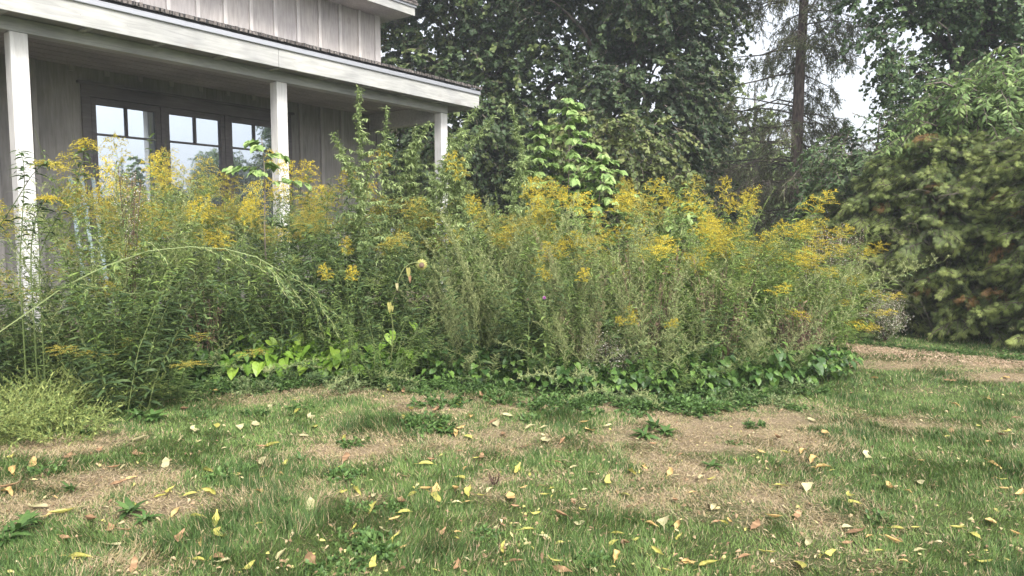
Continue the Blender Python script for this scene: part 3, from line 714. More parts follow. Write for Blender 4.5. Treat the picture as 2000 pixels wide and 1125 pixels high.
def cedar(x, y, h, r, label, seed):
    e = empty('cedar_tree', (x, y, 0)); tag(e, label, 'cedar', 'cedars of the hedge beside the lawn')
    g = Geo(); P = np.array([(0, 0, -.1), (.03, .02, h * .3), (-.03, 0, h * .6), (0, 0, h * .95)]); tubes(g, P, [.08, .06, .04, .012], 8); 
    for q in range(2):
        a = U(0, 6.28); P = np.array([(0, 0, .1), (.12 * math.cos(a), .12 * math.sin(a), h * .3), (.2 * math.cos(a), .2 * math.sin(a), h * .75)]); tubes(g, P, [.05, .035, .01], 6)
    g.obj('trunk', M['bark'], e, True)
    nc = int(210 * r * h / 2.0); k = 13; n = nc * k
    z = U(.05, .98, nc) ** .9 * h; a = rng.random(nc) * 2 * PI
    rr = r * np.interp(z / h, [0, .12, .4, .75, 1], [.9, 1, .95, .7, .15])
    lump = .72 + .75 * (noise(np.stack([np.cos(a) * 1.6, np.sin(a) * 1.6, z * 1.7 + seed * 9.], -1), 1.15))
    rad = rr * lump * U(.45, 1, nc) ** .5
    P = np.stack([np.cos(a) * rad, np.sin(a) * rad, z], -1)
    out = nrm(np.stack([np.cos(a), np.sin(a), 0 * a], -1) + rdir(nc) * np.array([.6, .6, 0]))
    tan_ = np.stack([-out[:, 1], out[:, 0], 0 * a], -1)
    ax = nrm(out + tan_ * rng.normal(0, .5, nc)[:, None] + np.array([0, 0, 1.]) * U(-.6, .75, nc)[:, None])
    P, out, tan_, ax, tone = [np.repeat(q, k, 0) for q in (P, out, tan_, ax, U(0, 1, nc))]
    al = np.tile(np.linspace(0, .34, k), nc)                    # along the bough
    sgn = np.tile(np.where(np.arange(k) % 2, 1., -1.), nc)
    P = P + ax * al[:, None] - out * .12 - np.array([0, 0, 1.]) * (al ** 2)[:, None] * .6
    D = nrm(ax * .9 + tan_ * (sgn * U(.2, .9, n))[:, None] + np.array([0, 0, -.15]) + rdir(n) * .32)
    L = U(.09, .26, n) * (1.15 - al * 1.4)
    C = curves(P, D, L, 4, .35)
    tw = Geo(); tubes(tw, C, .005, 3, U(0, .6, n)); tw.obj('twigs', M['twig'], e)
    m = 8; s = np.tile(np.linspace(.2, 1, m), (n, 1)); Q, t = sample(C, s)
    sg = np.where(np.arange(m) % 2, 1., -1.)[None, :, None]
    lat = nrm(np.cross(t, out[:, None] + .35 * rdir(n)[:, None])) * sg
    LD = nrm(t * .85 + lat * .8 * (1.15 - s[..., None]) + np.array([0, 0, -.15]) + rng.normal(0, .22, t.shape))
    LN = nrm(np.array([0, 0, .45]) + out[:, None] * .9 + rng.normal(0, .4, t.shape))
    br = (np.repeat(rng.random(nc), k) < .05)[:, None] & (rng.random((n, m)) < .8)
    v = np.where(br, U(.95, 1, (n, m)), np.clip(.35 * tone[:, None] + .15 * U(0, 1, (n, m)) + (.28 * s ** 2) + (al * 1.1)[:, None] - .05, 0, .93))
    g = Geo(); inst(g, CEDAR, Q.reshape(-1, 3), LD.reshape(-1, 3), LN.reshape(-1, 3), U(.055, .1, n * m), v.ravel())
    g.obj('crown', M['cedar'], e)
for i, (px, Y, h, r, lb) in enumerate([
        (1655, 12.1, 2.2, .75, 'farthest and lowest cedar of the hedge, behind the white aster bush'),
        (1745, 11.3, 2.7, .8, 'cedar with browning sprays just right of the goldenrod bank'),
        (1838, 10.6, 2.9, .8, 'broad cedar with yellow green tips in the middle of the hedge'),
        (1950, 10.1, 2.9, .75, 'cedar with bare trunk showing through a dark gap near the right edge'),
        (2075, 9.35, 3.1, .8, 'cedar at the right edge of the photo, nearest to the lawn'),
        (2230, 8.9, 3.0, .95, 'last cedar cut off by the right edge of the photo')]):
    p = at(px, 450, Y); cedar(p[0], Y, h, r, lb, i)

# bare arching vine twigs through the cedars
def vines():
    spots = [(1700, 500, 10.1), (1760, 430, 9.9), (1870, 380, 9.6), (1700, 560, 10.), (1930, 350, 9.2), (1965, 300, 9.2), (1800, 470, 9.8)]
    for i, (px, py, Y) in enumerate(spots[:4]):
        g = Geo(); p = at(px, py, Y)
        D = np.array([U(.2, 1) * random.choice((-1, 1)), -.1, U(-.5, .5)])
        C = curves(np.tile(p, (3, 1)) + rng.normal(0, .1, (3, 3)), nrm(D + rng.normal(0, .4, (3, 3))), U(.5, 1.1, 3), 9, U(.1, .6, 3), .5)
        tubes(g, C, .0032 * np.linspace(1, .4, 9)[None].repeat(3, 0), 4, .6)
        o = g.obj('bare_vine', M['twig']); tag(o, 'thin bare vine stems hanging through the cedar hedge', 'vine', 'bare vine stems in the cedar hedge')
vines()

def woods():
    g = Geo(); n = 26000
    a = R(90) - U(R(-55), R(120), n)              # bearing measured clockwise from the view direction
    bear = PI / 2 - a
    hmax = np.where(bear > R(62), 3.4, 6.4) * (.7 + .6 * noise(np.stack([bear * 9, 0 * bear, 0 * bear], -1), 1.))
    z = rng.random(n) ** .8 * hmax
    r = U(38, 44, n) + (1 - z / hmax) * -1.5
    P = np.stack([np.sin(bear) * r, np.cos(bear) * r, z], -1)
    sp = noise(P, .35)
    inst(g, LEAF, P, rdir(n) + np.array([0, 0, -.3]), rdir(n) + np.array([0, 0, .6]), U(.4, .85, n), np.clip(sp * 1.2 - .1 + U(-.25, .25, n), 0, 1), U(.5, .9, n))
    tag(g.obj('distant_woods', M['woods']), 'far off band of woods closing the view behind the garden', 'woods', kind='stuff')
woods()

# ------------------------------------------------------------------ bed plants
def forb(seed, ns, H, spread, lean, leaf, lm, leaf_L, leaf_w, nleaf, plume, pm, ppar=None, leaf_from=.08, leaf_to=.86, tpl=LANCE, sag=.25, stem_m='gold_stem', r=.0035):
    """one plant: ns stems, foliage, a flower or seed plume on each stem; returns [(part name, mesh), ...]"""
    parts = []
    a = np.arange(ns) / ns * 2 * PI + U(0, 1, ns); rad = spread * U(.2, 1, ns)
    P0 = np.stack([np.cos(a) * rad, np.sin(a) * rad, 0 * a - .02], -1)
    ln = lean * U(.3, 1.2, ns)
    D = nrm(np.stack([np.cos(a) * ln, np.sin(a) * ln, np.ones(ns)], -1))
    C = curves(P0, D, H * U(.8, 1.04, ns), 12, 0, .05)
    s = np.linspace(0, 1, 12)
    ox = np.stack([np.cos(a), np.sin(a), -.35 + 0 * a], -1) * (H * lean * .5)
    C = C + ox[:, None] * (s ** 3)[None, :, None]
    for i in range(ns):
        g = Geo(); tubes(g, C[i:i + 1], r * np.linspace(1.1, .35, 12)[None], 4, U(0, 1)); parts.append(('stem', g.mesh('stem', M[stem_m])))
    # foliage
    g = Geo()
    ss = np.sort(U(leaf_from, leaf_to, (ns, nleaf)), 1); Q, t = sample(C, ss)
    az = (np.arange(nleaf) * 2.4)[None] + U(0, 6, ns)[:, None] + rng.normal(0, .3, (ns, nleaf))
    o = np.stack([np.cos(az), np.sin(az), U(-.1, .5, (ns, nleaf))], -1)
    LD = nrm(o + t * .25)
    LN = nrm(np.array([0, 0, 1.]) + rng.normal(0, .3, o.shape))
    sz = leaf_L * U(.6, 1.2, (ns, nleaf)) * (1.1 - .42 * ss)
    inst(g, CURL if tpl is LANCE and sag > .2 else tpl, Q.reshape(-1, 3), LD.reshape(-1, 3), LN.reshape(-1, 3), sz.ravel(), U(0, 1, ns * nleaf) * .75 + .25 * ss.ravel(), sz.ravel() * leaf_w)
    parts.append(('foliage', g.mesh('foliage', M[lm])))
    if plume:
        for i in range(ns):
            for pm_, me in plume(C[i], H, pm, **(ppar or {})): parts.append((pm_, me))
    return parts

def goldplume(C, H, pm, nb=15, L=.2, s0=.87, fl=28, fs=.0098, arch=.75, name='flower_plume', stem='gold_stem', up=.3, jit=.009, skip=0.):
    if rng.random() < skip: return []
    n = nb
    s = np.linspace(s0, .995, n); Q, t = sample(C[None].repeat(1, 0), s[None]); Q, t = Q[0], t[0]
    az = np.arange(n) * 2.4 + U(0, 6)
    o = np.stack([np.cos(az), np.sin(az), 0 * az], -1)
    D = nrm(o + np.array([0, 0, up]) + t * .35)
    LL = L * np.interp(s, [s0, s0 + .05, 1], [.8, 1, .45]) * U(.75, 1.15, n)
    B = curves(Q, D, LL, 7, arch * .6, .06)
    g = Geo(); tubes(g, B, .0016, 3, .7)
    q, tt = sample(B, np.sort(U(.15, 1, (n, fl)), 1))
    P = q + rng.normal(0, jit, q.shape) + np.array([0, 0, jit * .9])
    k = n * fl
    inst(g, FLOR, P.reshape(-1, 3), rdir(k), rdir(k), fs * U(.6, 1.3, k), np.clip(U(0, 1, k) * .7 + U(0, .3), 0, 1))
    return [(name, g.mesh(name, M[pm]))]

def place(parts, name, label, cat, group, x, y, rz, sc, tilt=(0, 0)):
    e = empty(name, (x, y, float(gz(x, y))), rz); e.scale = (sc[0], sc[0], sc[1]); e.rotation_euler = (tilt[0], tilt[1], rz)
    tag(e, label, cat, group)
    for nm, me in parts: link(nm, me, e)
    return e

GOLD = dict(leaf_L=.115, leaf_w=.16, nleaf=100, leaf_to=.93)
V = {}
V['gold'] = [forb(i, 5, 1.75, .15, .26, 1, 'gold_leaf', **GOLD, plume=goldplume, pm='yellow', ppar=dict(skip=.3, fl=24)) for i in range(4)]
V['ochre'] = [forb(i, 5, 1.75, .16, .28, 1, 'gold_leaf', **GOLD, plume=goldplume, pm='ochre', ppar=dict(nb=16, fl=26, L=.23, fs=.0092, skip=.25)) for i in range(4)]
V['gbright'] = [forb(i, 6, 1.75, .16, .36, 1, 'bright_leaf', **GOLD, plume=goldplume, pm='yellow', ppar=dict(nb=14, fl=19, L=.21, fs=.0092, arch=.6, skip=.4)) for i in range(4)]
V['gbud'] = [forb(i, 6, 1.7, .16, .34, 1, 'bright_leaf', **GOLD, plume=goldplume, pm='lime', ppar=dict(nb=14, fl=12, L=.2, fs=.0105, arch=.4, up=.6, skip=.2)) for i in range(3)]
V['dark'] = [forb(i, 7, 1.2, .18, .34, 1, 'dark_leaf', leaf_L=.13, leaf_w=.17, nleaf=75, plume=None, pm=None, leaf_to=1.) for i in range(3)]
V['green'] = [forb(i, 7, 1.3, .18, .32, 1, 'gold_leaf', leaf_L=.085, leaf_w=.15, nleaf=95, plume=None, pm=None, leaf_to=1.) for i in range(3)]
MUGP = dict(nb=26, fl=15, L=.17, fs=.0085, arch=.25, s0=.38, name='seed_spike', up=1.1, jit=.006)
V['mug'] = [forb(i, 6, 1.5, .17, .3, 1, 'mug_leaf', leaf_L=.06, leaf_w=.22, nleaf=80, plume=goldplume, pm='mug_bud', ppar=MUGP, leaf_to=.95) for i in range(4)]
V['mugarch'] = [forb(i, 6, 1.25, .12, .75, 1, 'mug_leaf', leaf_L=.06, leaf_w=.22, nleaf=80, plume=goldplume, pm='mug_bud', ppar=MUGP, leaf_to=.95) for i in range(3)]
V['khaki'] = [forb(i, 7, 1.55, .2, .22, 1, 'mug_leaf', leaf_L=.05, leaf_w=.22, nleaf=60, plume=goldplume, pm='thatch' if i == 3 else 'mug_bud', ppar=dict(nb=34, fl=13, L=.12, fs=.0095, arch=.1, s0=.3, name='seed_spike', up=1.4, jit=.008), leaf_to=.9) for i in range(4)]

PROF = [(-60, 560), (0, 545), (90, 500), (150, 405), (200, 350), (260, 325), (350, 322), (440, 330), (520, 335), (590, 325), (640, 325), (700, 352), (780, 385), (850, 440), (910, 432),
        (945, 350), (985, 322), (1040, 385), (1110, 402), (1180, 372), (1250, 365), (1330, 432), (1390, 348), (1440, 398), (1500, 402), (1570, 412), (1630, 470), (1680, 530), (1700, 560)]
PX, PYY = zip(*PROF)
def prof(px): return float(np.interp(px, PX, PYY))
def porch_y(px):
    r = (px - 1000) / F; t = (r * 6.6 - P1[0]) / (.61 - .792 * r)
    return (6.6 + .792 * t) * HS if t < 6.1 else 99
ZONES = [(120, 'beside the left porch post'), (330, 'before the first porch window'), (560, 'before the second porch window'), (830, 'left of the corner porch post'),
         (1010, 'right of the corner post'), (1200, 'around the pale green sapling'), (1420, 'right of the sapling'), (1800, 'at the right end of the bed')]
def zone(px): return next(z for lim, z in ZONES if px <= lim)
def height(px, py, Y): return float(at(px, py, Y)[2])
NAMES = dict(gbud=('goldenrod', 'lime green goldenrod in bud', 'goldenrod'), gold=('goldenrod', 'yellow flowered goldenrod clump', 'goldenrod'), ochre=('goldenrod', 'ochre goldenrod clump going over', 'goldenrod'),
             gbright=('goldenrod', 'bright green arching goldenrod', 'goldenrod'), dark=('leafy_weed', 'dark green leafy weed without flowers', 'weed'),
             green=('leafy_weed', 'grey green leafy weed without flowers', 'weed'), mug=('mugwort', 'pale green mugwort with budded shoots', 'mugwort'),
             mugarch=('mugwort', 'mugwort with arching sprays', 'mugwort'), khaki=('seeding_weed', 'upright khaki weed with tiny seed heads', 'weed'))
HREF = dict(gbud=1.6, gold=1.64, ochre=1.64, gbright=1.6, dark=1.12, green=1.2, mug=1.38, mugarch=1.0, khaki=1.48)
def plant(kind, px, Y, ytop, rowname, tilt=(0, 0), wide=None):
    x = (px - 1000) / F * Y
    h = height(px, ytop, Y); s = h / HREF[kind]
    nm, lb, cat = NAMES[kind]
    place(random.choice(V[kind]), nm, f'{lb} {rowname}, {zone(px)}', cat, f'{lb} {rowname} {zone(px)}', x, Y, U(0, 6.28), (wide or max(.8, min(1.15, s)), s), tilt)

def kinds(px, row):
    """what grows where: row 0 is the front"""
    if px < 130: return ['dark', 'ochre', 'green'] if row else ['dark', 'mug', 'green']
    if px < 480: return (['dark', 'dark', 'green'], ['dark', 'ochre', 'green', 'gbud'], ['ochre', 'gold', 'green', 'mug'], ['gold', 'ochre', 'gbud'], ['gold', 'ochre', 'gbud'])[row]
    if px < 830: return (['dark', 'green'], ['green', 'dark', 'gbud'], ['ochre', 'green', 'dark', 'green'], ['ochre', 'gold', 'gbud', 'green'], ['ochre', 'gold', 'gbud'])[row]
    if px < 930: return (['green', 'khaki'], ['khaki', 'mug', 'green'], ['khaki', 'mug'], ['khaki', 'green'], ['khaki', 'gbud'])[row]
    if px < 1180: return (['green', 'khaki', 'dark'], ['khaki', 'green', 'mug'], ['khaki', 'mug', 'gbud', 'gold'], ['gold', 'khaki', 'ochre', 'gbud'], ['gold', 'gbud'])[row]
    if px < 1400: return (['dark', 'mug', 'green'], ['mug', 'green', 'gbud'], ['mug', 'gbud', 'gbright', 'green'], ['gbright', 'mug', 'gbud'], ['gbright', 'gbud', 'green'])[row]
    return (['dark', 'mugarch', 'mugarch'], ['mugarch', 'gbud', 'green', 'gbright'], ['gbright', 'gbud', 'gbright'], ['gbright', 'gbud'], ['gbright', 'gbright', 'gbud'])[row]
ROWN = ['at the front', 'in second row', 'mid bed', 'at the back', 'at the back']
drop = [215, 120, 62, 24, 4]
for row in range(5):
    px = -70 + U(0, 40)
    while px < 1650:
        x = (px - 1000) / F * 7
        Yf = float(bed_front(x))
        Y = Yf + .42 + row * .46 + U(-.15, .15)
        if px > 1480: Y = Yf + .55 + row * .5 + U(-.15, .15)
        lim = porch_y(px) - .42
        step = U(27, 43) * (1.0 if row else 1.2)
        if Y < lim and not (px > 1590 and row == 0) and not (px < 185 and row < 2):
            d = drop[row]
            if px > 1560: d *= .5
            if px < 260: d = [150, 70, 20, 5, 5][row]
            yt = prof(px) + d * U(.6, 1.1) + U(-26, 32) - 24 * math.sin(px / 47 + row * .4) - 10 * math.sin(px / 19)
            plant(random.choice(kinds(px, row)), px, Y, yt, ROWN[row])
        px += step
print('bed plants', len(bpy.data.objects))

# ---- single plants that stand out
def single(kind, px, Y, yt, label, tilt=(0, 0), **kw):
    x = (px - 1000) / F * Y; h = height(px, yt, Y); s = h / HREF[kind]
    nm, _, cat = NAMES[kind]
    return place(V[kind][kw.get('i', 0)], nm, label, cat, None, x, Y, kw.get('rz', 1.), (kw.get('w', .8), s), tilt)
single('ochre', 300, 7.0, 278, 'tall loose ochre goldenrod in front of the first porch window', i=1, w=.95)
single('gold', 175, 6.35, 268, 'tall thin yellow goldenrod standing clear before the porch wall', i=2, w=.6)
single('gbright', 1405, 8.6, 318, 'tallest bright goldenrod plume on the right half of the bed', i=1, w=.7)
single('gold', 985, 8.3, 312, 'tallest yellow goldenrod beside the corner porch post', i=3, w=.8)
single('gbright', 1585, 8.2, 480, 'goldenrod leaning far out over the grass at the right end of the bed', (.0, .2), i=2, rz=0., w=.95)
single('gbright', 1525, 8.0, 560, 'low goldenrod sprawling rightward under the leaning plumes', (.05, .36), i=3, rz=0., w=1.)
single('ochre', 280, 6.25, 640, 'short ochre goldenrod low at the front left of the bed', i=0, w=.9)
single('ochre', 330, 6.35, 665, 'short ochre goldenrod next to the heart leaved plants', i=3, w=.9)
single('gold', 1275, 6.75, 585, 'short goldenrod with one orange yellow flower cluster facing the lawn', i=1, w=.45)
single('gold', 1090, 7.0, 455, 'bright yellow goldenrod cluster in the middle of the khaki weeds', i=2, w=.7)
single('gold', 1120, 7.2, 470, 'bright yellow goldenrod just right of the central yellow cluster', i=0, w=.6)
single('gold', 680, 6.9, 465, 'yellow goldenrod in front of the dark gap below the porch', i=0, w=.5)
single('gold', 440, 7.3, 318, 'fresh yellow goldenrod rising before the second window', i=3, w=.7)
single('gbright', 1378, 8.2, 352, 'bright goldenrod plume just left of the tallest one on the right', i=0, w=.8)
single('gbright', 1432, 8.3, 345, 'bright goldenrod plume just right of the tallest one', i=3, w=.8)
single('green', 757, 6.95, 618, 'grey green leafy weed around the foot of the wilted sunflower', i=1, w=.9)
single('green', 735, 7.0, 600, 'grey green leafy weed left of the wilted sunflower', i=2, w=.9)
single('ochre', 1270, 9.2, 345, 'faded goldenrod behind the middle of the bed', i=2, w=.8)

def spike_weed(px, Y, ytop, bend, label, rz=0., low=.3):
    """tall narrow weed: dense drooping leaf whorls toward a nodding tip"""
    x = (px - 1000) / F * Y; H = height(px, ytop, Y)
    e = empty('tall_spiky_weed', (x, Y, float(gz(x, Y)))); tag(e, label, 'weed', 'tall spiky weeds by the corner of the porch')
    n = 16; s = np.linspace(0, 1, n)
    dx = bend * H * np.maximum(0, s - .45) ** 1.6 * 1.6
    C = np.stack([dx + .03 * np.sin(s * 7 + px), .12 * np.sin(s * 3 + px), H * s - abs(bend) * .35 * H * np.maximum(0, s - .7) ** 2 * 3], -1)
    C[:, 2] *= H / C[:, 2].max()
    g = Geo(); tubes(g, C, .007 * np.linspace(1.2, .4, n), 5, .6); g.obj('stem', M['gold_stem'], e)
    # side branches, densest above
    nb = 46; sb = U(low, .9, nb); Q, t = sample(C[None], sb[None]); Q, t = Q[0], t[0]
    az = rng.random(nb) * 6.28; L = np.interp(sb, [low, .6, .9], [.5, .34, .12]) * U(.6, 1.2, nb)
    B = curves(Q, nrm(np.stack([np.cos(az), np.sin(az), 0 * az + .7], -1)), L, 7, .35, .1)
    b2 = Geo(); tubes(b2, B, .0025, 3, .6); b2.obj('side_shoot', M['gold_stem'], e)
    g = Geo()
    def dress(Cv, a0, m, ls):
        N_ = len(Cv); ss = np.sort(U(a0, 1, (N_, m)), 1); q, tt = sample(Cv, ss)
        a = rng.random((N_, m)) * 6.28
        o = np.stack([np.cos(a), np.sin(a), U(-.9, .5, a.shape)], -1)
        k = N_ * m
        z = ls * U(.5, 1.2, k)
        inst(g, CURL, q.reshape(-1, 3), nrm(o + tt * .35).reshape(-1, 3), nrm(np.array([0, 0, 1.]) + rng.normal(0, .4, (k, 3))), z, U(0, 1, k), z * .2)
    dress(B, .1, 38, .06); dress(C[None], low, 260, .085)
    nn = Geo(); 
    g.obj('foliage', M['hemp_leaf'], e)
    fl = Geo(); ss = U(.72, 1, (1, 420)); q, tt = sample(C[None], ss); P = q[0] + rng.normal(0, .018, (420, 3))
    inst(fl, FLOR, P, rdir(420), rdir(420), .014 * U(.6, 1.3, 420), U(0, 1, 420)); fl.obj('seed_spike', M['hemp_leaf'], e)
for a in [(708, 8.6, 168, .0, 'tallest spiky weed, upright in front of the porch eave'), (757, 8.8, 210, .03, 'upright spiky weed just right of the tallest one'),
          (655, 8.3, 265, -.22, 'spiky weed nodding leftward before the porch wall'), (735, 8.5, 318, .15, 'short bushy spiky weed under the two upright ones'),
          (842, 8.9, 240, .28, 'spiky weed leaning right across the corner porch post'), (815, 9.0, 245, .02, 'upright spiky weed just left of the corner porch post'),
          (938, 9.1, 205, .36, 'spiky weed arching right beneath the eave corner'), (975, 9.3, 224, .4, 'long spiky weed arching right below the eave tip'),
          (885, 8.8, 265, .1, 'dense spiky weed just right of the corner porch post'), (915, 9.0, 300, .1, 'spiky weed between porch post and yellow goldenrod'),
          (998, 9.9, 200, -.1, 'thin dark spiky weed left of the pale sapling'), (1022, 9.2, 292, .08, 'small spiky weed top before the sapling'),
          (890, 8.5, 385, -.1, 'spiky weed filling the gap at the foot of the corner post'), (915, 9.4, 262, .25, 'spiky weed leaning right behind the one right of the corner post')]:
    px, Y, yt, bd, lb = a
    spike_weed(px - bd * 290, Y, yt, bd, lb)

def sapling(px, Y, ytop, label, lean=.0, wide=1., low=.4, nb=42):
    x = (px - 1000) / F * Y; H = height(px, ytop, Y)
    e = empty('sapling', (x, Y, float(gz(x, Y)))); tag(e, label, 'sapling')
    s = np.linspace(0, 1, 14); C = np.stack([lean * s ** 1.5 * H + .02 * np.sin(9 * s), 0 * s, H * s], -1)
    g = Geo(); tubes(g, C, .016 * np.linspace(1.1, .25, 14), 6, .9)
    sb = np.linspace(low, .98, nb); Q, t = sample(C[None], sb[None]); Q = Q[0]
    az = np.arange(nb) * PI / 2 + U(-.3, .3, nb) + (np.arange(nb) % 2) * PI
    L = np.interp(sb, [.4, .6, 1], [.55, .6, .15]) * U(.7, 1.15, nb) * wide
    B = curves(Q, np.stack([np.cos(az), np.sin(az), .35 + 0 * az], -1), L, 7, .35, .12)
    tubes(g, B, .004, 4, .9); g.obj('trunk', M['twig'], e)
    m = 24; ss = np.sort(U(.15, 1, (nb, m)), 1); q, tt = sample(B, ss)
    sg = np.where(np.arange(m) % 2, 1., -1.)[None, :, None]; lat = nrm(np.cross(tt, np.array([0, 0, 1.]))) * sg
    D = nrm(tt * .6 + lat * .8 + np.array([0, 0, -.35]) + rng.normal(0, .2, tt.shape)); k = nb * m
    g = Geo(); z = .1 * U(.5, 1.2, k)
    inst(g, HEART, q.reshape(-1, 3), D.reshape(-1, 3), nrm(np.array([0, -.25, 1.]) + rng.normal(0, .3, (k, 3))), z, U(0, 1, k), z * .8)
    g.obj('crown', M['sapling'], e)
sapling(1118, 10.0, 188, 'pale green sapling with drooping heart shaped leaves above the bed', -.03, 1.25)
sapling(1055, 10.0, 232, 'smaller pale sapling stem left of the main sapling', -.01, .7)
sapling(1160, 9.8, 300, 'low bushy pale sapling behind the yellow goldenrod', .03, 1.3)
sapling(1330, 9.3, 395, 'pale broad leaved sapling in the right half of the bed', .02, 1.0)
sapling(525, 8.5, 268, 'young broad leaved shoot before the middle porch post', -.02, 1.3, .8, 7)

def arching_stem():
    e = empty('arching_mugwort', gnd(-150, 832)); tag(e, 'long arching mugwort stem sweeping right over the left of the bed', 'mugwort')
    pts = [(-150, 830), (-60, 705), (0, 648), (55, 610), (125, 560), (205, 520), (290, 490), (370, 482), (440, 486), (500, 502), (550, 530), (590, 560), (625, 590)]
    Ys = np.linspace(5.5, 6.1, len(pts)); o = np.array(e.location)
    C = np.array([at(a, b, y) for (a, b), y in zip(pts, Ys)]) - o
    C[0] = (0, 0, -.02)
    g = Geo(); tubes(g, C, np.interp(np.linspace(0, 1, 13), [0, .6, 1], [.0055, .0042, .0015]), 6, 1); g.obj('stem', M['mug_leaf'], e)
    nb = 18; s = np.sort(U(.3, 1, nb)); Q, t = sample(C[None], s[None]); Q, t = Q[0], t[0]
    sd = np.where(np.arange(nb) % 2, 1, -1)
    D = nrm(t * .8 + np.stack([.35 + 0 * s, -.2 + .3 * sd, .1 - .45 * s], -1) + rng.normal(0, .38, (nb, 3)))
    B = curves(Q, D, np.interp(s, [.2, .7, 1], [.3, .5, .3]) * U(.35, 1.3, nb), 10, U(.1, .5, nb), .3)
    g = Geo(); tubes(g, B, .002, 3, .8); g.obj('side_shoot', M['mug_bud'], e)
    m = 34; q, tt = sample(B, np.sort(U(.05, 1, (nb, m)), 1)); k = nb * m
    g = Geo(); z = .05 * U(.5, 1.3, k)
    inst(g, CURL, q.reshape(-1, 3), nrm(tt + rdir(k).reshape(tt.shape) * .8).reshape(-1, 3), rdir(k) + np.array([0, 0, 1.]), z, U(0, 1, k), z * .24)
    g.obj('foliage', M['gold_leaf'], e)
    m = 40; q, tt = sample(B, U(.35, 1, (nb, m))); k = nb * m
    g = Geo(); inst(g, FLOR, q.reshape(-1, 3) + rng.normal(0, .01, (k, 3)), rdir(k), rdir(k), .008 * U(.6, 1.4, k), U(.4, 1, k)); g.obj('seed_spike', M['mug_leaf'], e)
arching_stem()

def leaning_weed(base, pts, Y, label, leafm='dark_leaf', ls=.11, tip='ochre'):
    o = gnd(*base); o = np.array([(pts[0][0] - 1000) / F * Y, Y, 0.])
    e = empty('tall_leafy_weed', o); tag(e, label, 'weed')
    C = np.array([at(a, b, Y) for a, b in pts]) - o; C = np.vstack([[0, 0, -.02], C])
    n = 20; C, _ = sample(C[None], np.linspace(0, 1, n)[None]); C = C[0]
    g = Geo(); tubes(g, C, .0045 * np.linspace(1.2, .4, n), 5, .1); g.obj('stem', M['gold_stem'], e)
    m = 52; s = np.sort(U(.3, .97, (1, m)), 1); q, t = sample(C[None], s); a = np.arange(m) * 2.4
    D = nrm(np.stack([np.cos(a), np.sin(a), 0 * a + .25], -1)); z = ls * U(.6, 1.2, m)
    g = Geo(); inst(g, CURL, q[0], D, np.array([0, 0, 1.]) + rng.normal(0, .25, (m, 3)), z, U(0, 1, m), z * .22); g.obj('foliage', M[leafm], e)
    if tip:
        for nm, me in goldplume(C, 1, tip, nb=12, L=.17, s0=.86, fl=26, arch=1.): link(nm, me, e)
leaning_weed((0, 700), [(-60, 520), (-20, 470), (30, 395), (60, 345), (85, 318), (110, 322)], 5.95, 'dark leaved stem with drooping ochre head crossing the left porch post')
leaning_weed((0, 700), [(75, 505), (90, 465), (125, 400), (150, 350), (165, 300), (168, 275)], 6.1, 'dark slanting stem with yellow flowers left of the first window', tip='yellow')
leaning_weed((0, 700), [(38, 520), (42, 460), (45, 400), (48, 350), (45, 310), (35, 290)], 5.9, 'dark upright stem with curled leaves in front of the left porch post', tip=None)
leaning_weed((0, 700), [(60, 520), (62, 470), (68, 430), (80, 400), (90, 392), (98, 388)], 6.0, 'short stem with small yellow flower head right of the left porch post', tip='yellow')

def asters(px, py, Y, w, h, label, n=60):
    c = at(px, py, Y); e = empty('aster_bush', (c[0], Y, 0)); tag(e, label, 'aster')
    P0 = np.zeros((n, 3)) + rng.normal(0, .06, (n, 3)) * np.array([1, 1, 0])
    E = np.array([0, 0, c[2]]) + rdir(n) * np.array([w, w * .8, h]) * U(.3, 1, n)[:, None] ** .5
    t = np.linspace(0, 1, 9)[None, :, None]
    C = P0[:, None] * (1 - t) + E[:, None] * t; C[..., :2] *= t ** .5
    g = Geo(); tubes(g, C, .0025, 3, U(0, .5, n)); g.obj('stem', M['dead'], e)
    m = 34; q, tt = sample(C, U(.55, 1, (n, m))); k = n * m; P = q.reshape(-1, 3) + rng.normal(0, .045, (k, 3))
    g = Geo(); inst(g, FLOR, P, rdir(k), rdir(k), .011 * U(.6, 1.5, k), U(0, 1, k)); g.obj('flower_head', M['aster'], e)
    m = 22; q, tt = sample(C, U(.3, .95, (n, m))); k = n * m
    g = Geo(); inst(g, CURL, q.reshape(-1, 3), rdir(k), rdir(k) + np.array([0, 0, 1.]), .06 * U(.5, 1.2, k), U(0, 1, k), .009); g.obj('foliage', M['mug_leaf'], e)
asters(1728, 608, 9.8, .36, .33, 'rounded aster bush with tiny white flowers before the cedar hedge', 90)
asters(1590, 470, 9.0, .42, .25, 'white flowered aster among the goldenrod at the right', 60)
asters(1660, 460, 9.3, .25, .2, 'small white aster spray just left of the cedars', 36)
asters(1190, 690, 6.95, .35, .16, 'low aster with tiny white flowers at the front of the bed', 40)
asters(250, 345, 6.9, .16, .12, 'dried pinkish seed heads before the first porch window', 16)

